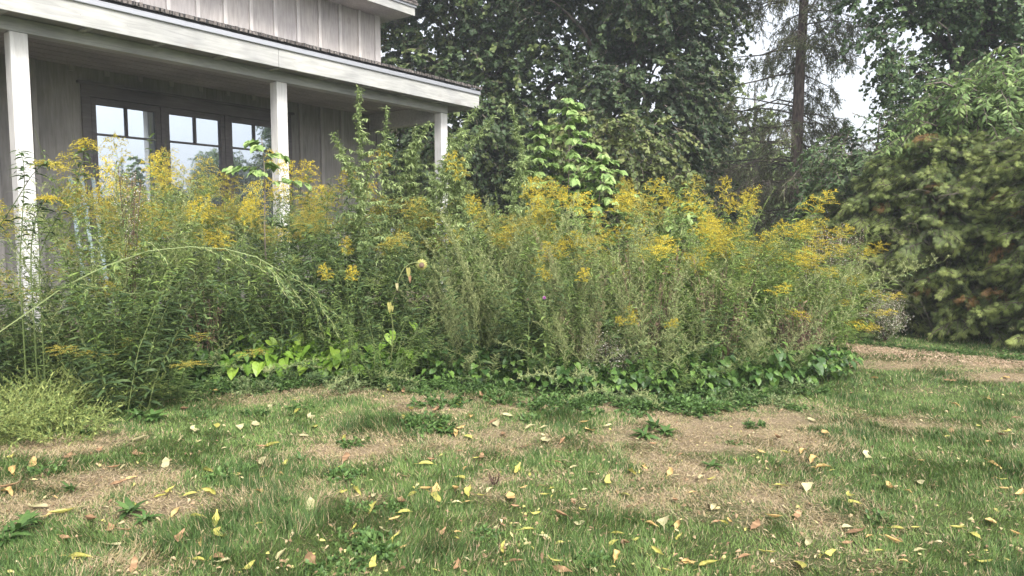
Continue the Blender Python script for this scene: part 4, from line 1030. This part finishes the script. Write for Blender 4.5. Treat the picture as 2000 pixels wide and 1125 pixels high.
def dead_clump(px, Y, ytop, label, n=50, w=.25):
    x = (px - 1000) / F * Y; H = height(px, ytop, Y)
    e = empty('dead_stem_clump', (x, Y, float(gz(x, Y)))); tag(e, label, 'dead stems')
    a = rng.random(n) * 6.28; r = U(0, 1, n) * w * .5
    C = curves(np.stack([np.cos(a) * r, np.sin(a) * r, 0 * a], -1), np.stack([np.cos(a) * .22, np.sin(a) * .22, 0 * a + 1], -1), H * U(.5, 1.05, n), 8, .02, .12)
    g = Geo(); tubes(g, C, .0035 * np.linspace(1, .5, 8)[None].repeat(n, 0), 3, U(0, 1, n)); g.obj('stem', M['dead'], e)
    q, t = sample(C, U(.4, 1, (n, 14))); k = n * 14
    g = Geo(); inst(g, CURL, q.reshape(-1, 3), rdir(k) + np.array([0, 0, -.5]), rdir(k), .05 * U(.5, 1.2, k), U(0, 1, k), .01); g.obj('foliage', M['dead'], e)
dead_clump(1268, 7.35, 480, 'brown dead flower stems in the middle right of the bed', 40, .2)
dead_clump(1410, 7.6, 505, 'dark brown dead stems under the arching goldenrod', 50, .25)
dead_clump(1560, 7.6, 585, 'straw brown dead stems at the right end of the bed', 90, .4)
dead_clump(1610, 7.9, 640, 'thin dry stems at the right tip of the bed', 50, .3)
dead_clump(400, 7.5, 560, 'brown dead stems in the shade left of the heart leaves', 30, .3)

def sunflower():
    pts = [(757, 735), (765, 690), (768, 640), (762, 600), (772, 570), (778, 545), (788, 525), (800, 515), (815, 512), (823, 517)]
    Y = 7.25; o = np.array([(757 - 1000) / F * Y, Y, 0.])
    e = empty('wilted_sunflower', o); tag(e, 'wilted sunflower stalk with nodding dried head and yellow hanging leaves', 'sunflower')
    C = np.array([at(a, b, Y - .4 * min(1, i / 5)) for i, (a, b) in enumerate(pts)]) - o; C[0] = (0, 0, -.02)
    C, _ = sample(C[None], np.linspace(0, 1, 26)[None])
    g = Geo(); tubes(g, C, np.linspace(.005, .0042, 26)[None], 7, .4); g.obj('stem', M['mug_bud'], e, True)
    tip = C[0, -1]
    g = Geo(); th = np.linspace(0, 2 * PI, 15)[:-1]
    ring = np.stack([np.cos(th) * .026, 0 * th, np.sin(th) * .026], -1)
    g.add(np.vstack([[tip + np.array([.012, -.03, -.014])], tip + ring + np.array([.005, -.018, -.004])]), t=[(0, 1 + i, 1 + (i + 1) % 14) for i in range(14)])
    g.obj('seed_head', M['dead'], e)
    g = Geo(); inst(g, LANCE, tip + ring * .8, ring / .026 + np.array([0, .4, 0]), np.array([0, -1., .2]), .045, U(0, 1, 14), .02); g.obj('bract', M['leaf_w'], e)
    for (a, b), L, mt, nm in [((797, 530), .1, 'leaf_w', 'dried_leaf'), ((800, 545), .07, 'leaf_b', 'dried_leaf'), ((760, 598), .1, 'leaf_w', 'dried_leaf'), ((766, 604), .06, 'leaf_w', 'dried_leaf'), ((775, 560), .07, 'leaf_p', 'dried_leaf')]:
        g = Geo(); inst(g, HEART, at(a, b - 6, Y - .4) - o, (.12, -.25, -1.), (.3, -1., .1), L, .5, L * .42); g.obj(nm, M[mt], e)
sunflower()

def thistle(px, py, Y, mt, label, rad=.017):
    c = at(px, py, Y); e = empty('thistle', (c[0], Y, 0)); tag(e, label, 'thistle')
    C = curves(np.zeros((1, 3)), (0, -.04, 1.), c[2] - .02, 8, 0, .05); C[0, -1] = (0, 0, c[2] - .02)
    g = Geo(); tubes(g, C, .003, 4); g.obj('stem', M['gold_stem'], e)
    n = 110; d = nrm(rdir(n) + np.array([0, 0, .55]))
    g = Geo(); inst(g, LANCE, np.tile((0, 0, c[2] - .005), (n, 1)), d, rdir(n), rad * U(.9, 1.3, n), U(0, 1, n), .004); g.obj('flower_head', M[mt], e)
    g = Geo(); inst(g, LANCE, np.tile((0, 0, c[2] - .028), (30, 1)), nrm(rdir(30) + np.array([0, 0, .7])), rdir(30), .022, U(0, .5, 30), .009); g.obj('bract', M['dark_leaf'], e)
    m = 16; q, t = sample(C, U(.2, .85, (1, m))); a = rng.random(m) * 6.28
    g = Geo(); inst(g, CURL, q[0], np.stack([np.cos(a), np.sin(a), 0 * a + .3], -1), (0, 0, 1.), .12, U(0, 1, m), .03); g.obj('foliage', M['gold_leaf'], e)
thistle(1063, 581, 6.7, 'purple', 'thistle with one round pink purple flower in mid bed')
thistle(1031, 584, 6.75, 'thatch', 'faded brown thistle head beside the purple flower', .015)

# ---- heart leaved ground cover along the front edge
def heartplant(n, L, mt, H, bright=0):
    g = Geo(); a = np.arange(n) * 2.4 + U(0, 6); r = np.sqrt(U(.02, 1, n)) * .24
    z = H * U(.25, 1, n) * (1.15 - r / .36)
    E = np.stack([np.cos(a) * r, np.sin(a) * r, np.maximum(z, .04)], -1)
    t = np.linspace(0, 1, 5)[None, :, None]; P0 = E * np.array([.15, .15, 0]); C = P0[:, None] * (1 - t) + E[:, None] * t
    C[..., :2] = P0[:, None, :2] + (E - P0)[:, None, :2] * (t ** 2)
    tubes(g, C, .0022, 3, .6)
    o = np.stack([np.cos(a), np.sin(a), 0 * a - .55], -1)
    N_ = nrm(np.stack([np.cos(a) * .5, np.sin(a) * .5, 0 * a + 1], -1) + rng.normal(0, .38, (n, 3)))
    zz = L * U(.5, 1.25, n)
    inst(g, HEART, E - nrm(o) * zz[:, None] * .35, nrm(o + rng.normal(0, .25, (n, 3))), N_, zz, U(0, 1, n), zz * .92)
    return g.mesh('heart_leaved_plant', M[mt])
HV = dict(dk=[heartplant(44, .09, 'violet', .38) for _ in range(4)], br=[heartplant(34, .125, 'violet_bright', .42) for _ in range(3)], sm=[heartplant(38, .072, 'violet', .34) for _ in range(4)])
def groundcover():
    px = 335
    while px < 1650:
        for row in range(3):
            pj = px + U(-18, 18)
            x = (pj - 1000) / F * 6.9; y = float(bed_front(x)) + .12 + row * .26 + U(-.06, .06)
            if pj > 1560: y += .05
            x = (pj - 1000) / F * y
            if 468 < pj < 700 and row < 3: k, lb = 'br', 'bright yellow green heart leaved plant in the clump before the middle porch post'
            elif 735 < pj < 840 and row == 1: k, lb = 'br', 'bright heart leaved plant in the small clump right of the big bright clump'
            elif pj < 470: k, lb = 'dk', 'dark green heart leaved plant at the left end of the ground cover'
            elif pj < 1000:
                k, lb = 'sm', 'small dark heart leaved plant before the khaki weeds'
                if row == 0 and random.random() < .6: continue
            else: k, lb = random.choice((('dk', 'dark heart leaved plant in the thick right front edge of the bed'), ('sm', 'small leaved plant in the thick right front edge of the bed')))
            s = U(.85, 1.15)
            o = link('heart_leaved_plant', random.choice(HV[k]), None, (x, y, float(gz(x, y))), U(0, 6.28)); o.scale = (s, s, s * U(.85, 1.2))
            tag(o, lb, 'ground cover plant', lb.split(' in the ')[0].split(' at the ')[0].split(' before ')[0] + 's of the bed edge')
        px += 31
groundcover()

for k in range(19):
    px = 380 + k * 66 + U(-14, 14); x = (px - 1000) / F * 7; Y = float(bed_front(x)) + U(.02, .3)
    plant(random.choice(['green', 'mugarch', 'mugarch', 'dark', 'mug']), px, Y, U(625, 700), 'at the front', (U(.0, .35), U(-.25, .25)))
# ---- lime green bushy weeds at the front left corner and creeping fringe
def bushlet(mt, n, rx, H, L, w=.45, fl=None, per=12):
    g = Geo(); a = rng.random(n) * 6.28; r = np.sqrt(rng.random(n)) * rx * .6
    C = curves(np.stack([np.cos(a) * r, np.sin(a) * r, 0 * a], -1), np.stack([np.cos(a) * .7, np.sin(a) * .7, U(.5, 1.3, n)], -1), H * U(.6, 1.25, n), 6, U(.1, .6, n), .25)
    tubes(g, C, .0016, 3, .8)
    q, t = sample(C, U(.15, 1, (n, per))); k = n * per; z = L * U(.5, 1.25, k)
    inst(g, LEAF, q.reshape(-1, 3), nrm(t + rdir(k).reshape(t.shape) * .9).reshape(-1, 3), rdir(k) * .6 + np.array([0, 0, 1.]), z, U(0, 1, k), z * w * 2)
    return g
LB = [bushlet('lime', 70, .3, .38, .032, .35, per=15).mesh('lime_weed', M['lime']) for _ in range(3)]
i = 0
for (px, py) in [(-30, 720), (30, 735), (80, 725), (-10, 770), (50, 790), (120, 775), (0, 815), (90, 830), (150, 740), (35, 840), (165, 800), (195, 760), (-40, 860), (110, 700), (40, 690), (-20, 660), (60, 665), (170, 715), (220, 790), (130, 850)]:
    p = gnd(px, py + 8); o = link('lime_weed', LB[i % 3], None, (p[0], p[1], 0), U(0, 6)); s = U(.9, 1.3); o.scale = (s, s, s * (1.7 if py < 760 else 1.1)); i += 1
    tag(o, 'lime green bushy low weed in the mound at the left corner of the bed', 'weed', 'lime green weeds at the left corner')
CR = [bushlet('weed', 46, .2, .15, .042, .42).mesh('creeping_weed', M['weed']) for _ in range(4)] + [bushlet('weed', 40, .17, .17, .03, .42).mesh('creeping_weed', M['mug_leaf']) for _ in range(2)]
for k in range(84):
    px = 230 + k * 17 + U(-12, 12); x = (px - 1000) / F * 6.6; y = float(bed_front(x)) - U(.0, 1) ** 1.6 * .62
    x = (px - 1000) / F * y
    if px > 1600: break
    o = link('creeping_weed', CR[random.randrange(6)], None, (x, y, float(gz(x, y))), U(0, 6)); s = U(.6, 1.15); o.scale = (s, s, s * U(.6, 1.1))
    tag(o, 'small creeping green weed in the fringe between lawn and bed', 'weed', 'creeping weeds along the bed edge')
for j, (px, py, s, lb) in enumerate([(860, 795, 1.2, 'spreading green weed mat on the lawn before the bed centre'), (1060, 797, 1.3, 'widest light green weed mat on the lawn at mid picture'), (830, 835, 1.3, 'feathery green weed mound on the dry lawn'),
                 (1270, 800, 1.1, 'green weed tuft on the bare soil before the bed'), (1460, 785, 1.1, 'light green weed patch near the right bed edge'), (970, 785, 1., 'green creeping weed beside the widest mat'), (1350, 795, .9, 'low weed tuft between soil and dry grass')]):
    p = gnd(px, py); o = link('lawn_weed', CR[j % 4], None, (p[0], p[1], 0), j); o.scale = (s, s * .8, s * .8); tag(o, lb, 'weed')

# ---- rosettes on the lawn
def rosette(n, L, w, up, tpl=CURL):
    g = Geo(); a = U(0, 6.28, n)
    D = np.stack([np.cos(a), np.sin(a), up * U(.2, 2.4, n)], -1); z = L * U(.35, 1.1, n)
    inst(g, tpl, np.stack([np.cos(a) * .01, np.sin(a) * .01, 0 * a + .01], -1), D, np.array([0, 0, 1.]) + rng.normal(0, .2, (n, 3)), z, U(0, 1, n), z * w)
    return g.mesh('broadleaf_weed', M['weed'])
RS = [rosette(26, .12, .24, .5), rosette(28, .11, .3, .6), rosette(24, .13, .2, .7)] + [bushlet('weed', 30, .16, .075, .05, .45, per=6).mesh('broadleaf_weed', M['weed']), bushlet('weed', 34, .2, .055, .034, .6, per=6).mesh('broadleaf_weed', M['weed'])]
ros = [(300, 822, 1, 1.5), (270, 815, 0, 1.2), (170, 850, 1, 1.), (690, 868, 4, 1.1), (870, 850, 0, 1.1), (885, 845, 2, .9), (1280, 840, 2, 1.5), (1260, 855, 0, 1.3), (1300, 850, 1, 1.2), (1035, 825, 3, 1.), (1475, 835, 3, .9),
       (1390, 915, 0, .9), (30, 1045, 2, 1.3), (55, 1025, 1, 1.), (10, 1060, 0, 1.2), (255, 1005, 1, 1.2), (285, 1020, 0, .9), (450, 935, 3, 1.2), (475, 925, 4, 1.2), (430, 945, 4, 1.), (140, 960, 2, .8), (590, 905, 2, .9),
       (670, 935, 4, 1.2), (740, 1070, 3, 1.1), (715, 1090, 4, 1.2), (690, 1055, 4, 1.), (560, 985, 1, .7), (1715, 1020, 3, .8), (90, 925, 3, .9), (700, 1000, 4, 1.), (770, 990, 4, .9), (1150, 1095, 4, .8),
       (650, 1115, 4, 1.), (950, 1050, 4, .8), (1230, 815, 4, 1.2), (1160, 812, 3, 1.), (1440, 870, 4, .7), (1560, 800, 4, 1.1), (590, 800, 4, 1.1), (500, 812, 3, 1.), (400, 815, 4, 1.)]
def third(px, py):
    a = 'left' if px < 700 else ('middle' if px < 1300 else 'right')
    b = 'near the camera' if py > 985 else ('half way to the bed' if py > 870 else 'close to the bed')
    return a, b
for px, py, k, s in ros:
    p = gnd(px, py); o = link('broadleaf_weed', RS[k], None, (p[0], p[1], .004), U(0, 6)); s *= .78; o.scale = (s, s, s)
    a, b = third(px, py); kk = 'long toothless leaves' if k < 3 else 'small round leaves'
    tag(o, f'green lawn weed with {kk}, {a} lawn {b}', 'weed', f'lawn weeds with {kk}, {a} {b}')
dt = empty('dried_stem_tuft', gnd(965, 952)); tag(dt, 'small blackish dried flower stem standing in the grass', 'dried stem')
g = Geo(); C = curves(np.zeros((9, 3)), nrm(rdir(9) * .5 + np.array([0, 0, 1.])), U(.05, .09, 9), 4, .1); tubes(g, C, .003, 4, 0); g.obj('stem', M['dead'], dt)
g = Geo(); inst(g, LANCE, C[:, -1], rdir(9) * .5 + np.array([0, 0, 1.]), rdir(9), .035, 0., .009); g.obj('dried_leaf', M['dead'], dt)

def debris():
    g = Geo(); n = 2600; py = 740 + 390 * rng.random(n); px = U(-40, 2040, n)
    P = np.array([gnd(a, b) for a, b in zip(px, py)]); k = (P[:, 1] < bed_front(P[:, 0]) + .1) | (P[:, 0] > BR); P = P[k]; n = len(P)
    P[:, 2] = gz(P[:, 0], P[:, 1]) + U(.006, .024, n)
    inst(g, CURL, P, rdir(n) * np.array([1, 1, .3]), np.array([0, 0, 1.]) + .8 * rdir(n), U(.012, .038, n), U(0, 1, n), U(.006, .016, n))
    tag(g.obj('leaf_litter', leafmat('leaf_crumbs', [(0, (.16, .1, .06)), (.5, (.36, .25, .15)), (.8, (.5, .42, .25)), (1, (.45, .42, .12))], .1, .8, .1)), 'small crumbs of dead leaves scattered through the lawn', 'leaf litter', kind='stuff')
debris()
# ---- fallen leaves
def fallen(kind, mt, seed):
    r = np.random.default_rng(seed); nu, nv = 7, 5
    u = np.linspace(0, 1, nu); w = .5 * np.sin(PI * u ** .85) ** .8 + .0
    roll = r.uniform(.6, 2.3) if kind != 'flat' else r.uniform(0, .5); wd = r.uniform(.26, .38); bend = r.uniform(-.4, .7); tw = r.uniform(-1.1, 1.1); side_b = r.uniform(-.16, .16)
    v = []
    for i in range(nu):
        for j in range(nv):
            q = (j / (nv - 1) - .5) * 2; ang = q * roll + tw * (u[i] - .5); rad = wd * w[i] / max(roll, .3) * 1.1
            x = math.sin(ang) * rad if roll > .3 else q * wd * w[i]; z = (1 - math.cos(ang)) * rad
            x += side_b * math.sin(PI * u[i]) + q * .03 * math.sin(13 * u[i] + seed)
            v.append((x, u[i] - .5, z + bend * (u[i] - .5) ** 2 * 1.2 + .012 * math.sin(9 * u[i] + 3 * q) + .03))
    q = [(i * nv + j, i * nv + j + 1, (i + 1) * nv + j + 1, (i + 1) * nv + j) for i in range(nu - 1) for j in range(nv - 1)]
    g = Geo().add(v, q=q, a=np.repeat(r.uniform(0, 1, nu), nv))
    tubes(g, np.array([(0, -.5, .03), (.01, -.62, .04), (.03, -.72, .03)]), .012, 4, .9)
    return g.mesh('fallen_leaf', M[mt], True)
FL = {c: [fallen('flat' if i % 3 == 0 else 'curl', 'leaf_' + c, 40 + i + 9 * k) for i in range(6)] for k, c in enumerate('ypob')}
DATA = """11,846,y,-20,20;23,895,y,-60,20;66,912,o,60,20;133,899,b,40,22;224,920,b,5,24;240,918,p,30,14;272,892,b,0,22;274,864,p,20,34;94,818,p,0,18;94,831,p,0,22;114,835,y,-30,14;181,804,y,5,20;101,862,b,-20,26;
379,767,p,5,18;419,768,o,-20,18;364,801,b,-20,20;421,841,y,-60,20;426,832,y,10,12;379,846,p,80,20;473,841,p,75,20;501,833,p,-30,26;595,857,p,-10,18;578,808,y,30,16;608,821,p,80,16;453,864,p,10,16;462,866,b,0,10;530,878,y,10,32;512,881,b,0,16;
322,913,p,75,14;507,913,p,-60,16;409,928,y,-30,20;75,995,p,-5,30;123,1009,y,10,50;100,1008,o,20,24;260,992,y,-70,22;240,1011,p,40,12;164,997,p,20,16;183,1022,b,-50,22;21,960,b,15,40;12,970,o,-20,28;256,938,o,10,24;233,954,b,20,32;
375,976,y,5,30;409,977,y,-20,26;313,976,y,10,26;334,970,y,40,20;341,1006,o,40,22;386,1011,y,-5,28;421,1025,y,80,24;431,1052,y,-75,30;354,1056,b,60,20;362,1060,p,10,20;218,1068,p,-15,28;281,1091,p,50,18;158,1091,y,2,46;391,1099,y,-3,30;410,1098,y,60,10;
434,1102,p,5,26;430,1092,b,-40,20;483,1116,y,25,30;260,1109,b,70,20;551,1091,p,40,24;610,1098,b,-60,24;604,992,p,80,16;546,935,o,-10,14;670,967,y,0,12;209,1040,b,80,14;245,1043,b,0,24;130,1055,b,-10,22;515,943,y,0,12;
1691,899,p,60,20;1730,904,p,0,10;1798,906,o,0,10;1954,941,y,-5,22;1609,921,o,8,38;1626,925,y,0,10;1535,892,y,-10,18;1487,888,o,-15,14;1387,942,y,-5,20;1527,957,y,0,24;1581,961,p,60,20;1737,963,o,-70,28;1792,949,p,-50,16;1773,967,o,-20,14;
1670,989,y,-5,30;1663,976,y,-45,12;1353,966,o,0,16;1387,993,p,-75,14;1556,1011,b,60,14;1513,1016,o,-15,32;1415,1029,y,-30,18;1401,1025,b,10,16;1474,1028,b,45,16;1659,1036,p,0,26;1673,1041,b,15,30;1755,1039,y,-15,30;1789,1038,y,0,18;1871,1039,y,-2,26;
1904,1051,y,-32,34;1934,1027,o,-80,22;1744,1061,o,-18,34;1572,1064,p,-80,18;1489,1080,y,-25,18;1505,1083,y,-10,16;1617,1088,y,10,24;1720,1083,y,-8,22;1796,1083,p,10,22;1346,1102,o,-10,26;1383,1111,y,10,34;1558,1109,y,-65,28;1920,1105,y,-12,34;1453,1089,b,22,26;
1984,819,b,0,14;1957,855,b,-20,20;1966,849,y,0,16;1869,793,o,-20,26;1856,748,b,-10,26;1846,856,y,-5,18;1857,848,b,85,18;1943,910,o,-25,28;1960,960,o,0,18;1985,1048,o,-20,24;1700,1052,o,20,12;1655,1064,b,0,14;1930,865,o,0,16;1585,825,p,-20,14;1650,852,p,-20,16;
671,755,b,25,20;682,762,p,0,12;694,771,b,15,16;758,767,y,60,18;788,767,b,80,12;895,797,y,60,18;801,806,y,-50,16;786,826,y,-60,20;860,845,y,-50,16;893,853,o,60,16;915,861,y,-20,15;899,844,o,15,16;732,852,p,0,8;670,864,y,60,14;963,828,b,30,14;974,833,p,70,16;984,853,b,-70,22;
992,818,p,-15,18;1036,842,p,15,18;1061,840,p,15,16;1141,832,o,0,18;1185,837,p,0,18;1151,846,o,-30,16;1023,877,b,8,34;1097,867,b,40,24;1068,867,p,-70,12;1244,870,p,-12,20;1276,871,b,0,14;1270,878,p,-10,18;899,886,b,0,12;844,899,b,-10,14;931,899,y,0,12;835,911,y,-3,30;657,899,p,0,12;
668,919,y,0,20;693,918,p,-30,10;794,935,b,-30,12;817,952,p,30,8;899,940,y,-25,20;1009,924,y,60,16;1089,907,b,-10,14;1105,906,p,-15,18;1121,919,p,10,16;1155,927,b,0,18;1238,928,y,-50,16;1304,928,o,80,16;1261,917,o,-60,12;1320,935,p,0,10;833,959,o,-10,22;848,959,o,60,14;700,964,y,-55,18;
670,967,y,5,14;724,973,p,-70,12;853,977,y,-28,28;803,970,y,30,22;790,985,b,-55,26;892,987,p,2,20;911,984,o,10,14;892,961,o,-50,14;917,964,y,80,14;959,962,p,25,16;940,974,y,-5,16;1024,958,o,10,14;1064,973,y,0,14;1062,955,b,-10,10;997,979,o,-75,24;1007,994,b,0,14;1222,970,y,-20,24;
725,993,y,65,36;792,1006,y,-5,26;771,1019,o,10,22;691,1032,y,50,12;697,1048,b,10,14;753,1043,p,-60,16;773,1068,y,45,42;726,1109,y,45,22;867,1047,b,60,14;895,1041,o,0,12;972,1040,p,70,14;984,1032,b,-30,10;1045,1008,y,-3,18;1098,1010,b,-20,26;1139,1000,y,-25,12;1121,990,b,-50,10;1125,1029,p,-85,22;
1034,1042,y,-3,30;1062,1056,p,-30,20;1096,1065,y,10,18;1206,1044,y,-5,24;1199,1061,y,40,16;1226,1063,b,-60,14;1274,1025,o,-25,28;1302,1022,p,65,18;1226,1017,b,-30,14;1286,1082,y,-35,24;1206,1091,o,60,18;1327,1056,y,40,14;1005,1101,b,5,32;1084,1102,y,-15,26;1162,1118,p,-60,14;1100,1119,b,-20,36;
890,1111,b,60,16;813,1104,p,-60,14;913,1097,p,-40,12;986,1080,y,80,16;1341,1102,o,-10,26"""
CN = dict(y=('yellow', 'curled yellow'), p=('straw', 'pale straw coloured'), o=('tan', 'tan and orange'), b=('brown', 'reddish brown'))
def put_leaf(px, py, c, ang, ln):
    a, b = gnd(px - math.cos(R(ang)) * ln / 2, py + math.sin(R(ang)) * ln / 2), gnd(px + math.cos(R(ang)) * ln / 2, py - math.sin(R(ang)) * ln / 2)
    m = (a + b) / 2; d = b - a; L = float(np.clip(np.linalg.norm(d) * 1.2, .055, .145))
    z = float(gz(m[0], m[1])) + .019
    o = link('fallen_leaf', random.choice(FL[c]), None, (m[0], m[1], z), math.atan2(d[1], d[0]) - PI / 2)
    o.rotation_euler = (U(-.12, .2) if abs(ang) < 50 else U(0, .3), U(-.35, .35), o.rotation_euler[2]); o.scale = (L, L, L)
    col, lb = CN[c]; s3, dist = third(px, py); big = 'large' if ln >= 28 else 'small'
    tag(o, f'{big} {lb} fallen leaf, {s3} lawn {dist}', 'fallen leaf', f'{big} {col} fallen leaves {s3} {dist}')
seen = 0
for r_ in DATA.replace('\n', '').split(';'):
    x, y, c, a, l = r_.split(','); put_leaf(float(x), float(y), c, float(a), float(l)); seen += 1
for k in range(285 - seen):
    py = 735 + 385 * rng.random() ** 1.1; px = U(0, 2000)
    p = gnd(px, py)
    if p[1] > bed_front(p[0]) - .1 and p[0] < BR: continue
    put_leaf(px, py, random.choice('ypoobb'), U(-70, 70), U(8, 15) * (py / 900))

def mulch():
    g = Geo(); n = 15000
    x = U(2.9, 9, n); px = None
    y = 9.9 - (x - 2.9) * .5 + rng.normal(0, .3, n); z = np.abs(rng.normal(0, .008, n)) + .008
    P = np.stack([x, y, z + gz(x, y)], -1); d = rdir(n) * np.array([1, 1, .12])
    inst(g, LANCE, P, d, np.array([0, 0, 1.]) + .2 * rdir(n), U(.02, .06, n), U(0, 1, n), U(.006, .014, n))
    tag(g.obj('dry_leaf_litter', leafmat('litter', [(0, (.26, .17, .12)), (.5, (.42, .3, .2)), (1, (.58, .46, .33))], 0, .9, .1)), 'strip of dry brown litter and dead grass in front of the cedar hedge', 'leaf litter', kind='stuff')
mulch()
def ground_fringe():
    """creeping leaves at the foot of the cedars"""
    for k in range(16):
        px = 1622 + k * 26 + U(-9, 9); py = 668 + (px - 1620) * .105
        p = gnd(px, py - 3); o = link('creeping_weed', CR[k % 4], None, (p[0], p[1], 0), k); q = U(.45, .95); o.scale = (q, q, .7 * q)
        tag(o, 'low green creeper at the foot of the cedar hedge', 'weed', 'creepers under the cedar hedge')
ground_fringe()

def haze():
    g = Geo(); box(g, -450, 450, -450, 550, -1.2, 17)
    m, nt, N, Lk = mat('haze_air'); v = N('ShaderNodeVolumePrincipled'); v.inputs['Density'].default_value = .002; v.inputs['Color'].default_value = (.86, .9, 1, 1)
    v.inputs['Anisotropy'].default_value = .2
    o = N('ShaderNodeOutputMaterial'); Lk(v.outputs[0], o.inputs['Volume'])
    tag(g.obj('haze', m), kind='stuff')
haze()
# ------------------------------------------------------------------ light, sky, camera
SUN_EL, SUN_AZ = R(50), R(152)       # azimuth clockwise from +Y
w = bpy.data.worlds.new('World'); SC.world = w; w.use_nodes = True
nt = w.node_tree; nt.nodes.clear()
sky = nt.nodes.new('ShaderNodeTexSky'); sky.sky_type = 'NISHITA'; sky.sun_disc = False
sky.sun_elevation = SUN_EL; sky.sun_rotation = SUN_AZ; sky.air_density = 1.0; sky.dust_density = 5.0; sky.ozone_density = 1.0
hs = nt.nodes.new('ShaderNodeHueSaturation'); hs.inputs['Saturation'].default_value = .3
bg = nt.nodes.new('ShaderNodeBackground'); bg.inputs[1].default_value = .15
wo = nt.nodes.new('ShaderNodeOutputWorld')
nt.links.new(sky.outputs[0], hs.inputs['Color']); nt.links.new(hs.outputs[0], bg.inputs[0]); nt.links.new(bg.outputs[0], wo.inputs[0])
sl = bpy.data.lights.new('Sun', 'SUN'); sl.energy = 1.5; sl.angle = R(14); sl.color = (1, .96, .9)
so = bpy.data.objects.new('sun', sl); COL.objects.link(so)
from mathutils import Vector
dv = Vector((math.sin(SUN_AZ) * math.cos(SUN_EL), math.cos(SUN_AZ) * math.cos(SUN_EL), math.sin(SUN_EL)))
so.rotation_euler = dv.to_track_quat('Z', 'Y').to_euler()
cd = bpy.data.cameras.new('Camera'); cd.sensor_width = 36; cd.lens = 36 * F / 2000; cd.clip_start = .05; cd.clip_end = 2000
co = bpy.data.objects.new('camera', cd); COL.objects.link(co); co.location = (0, 0, CH); co.rotation_euler = (PI / 2 - PITCH, 0, 0)
SC.camera = co
SC.view_settings.view_transform = 'Standard'; SC.view_settings.look = 'None'; SC.view_settings.exposure = 1.42; SC.view_settings.gamma = 1
SC.cycles.max_bounces = 7; SC.cycles.diffuse_bounces = 4; SC.cycles.glossy_bounces = 3; SC.cycles.transmission_bounces = 4; SC.cycles.transparent_max_bounces = 4
SC.cycles.sample_clamp_indirect = 6; SC.cycles.volume_bounces = 1
print('objects', len(bpy.data.objects))
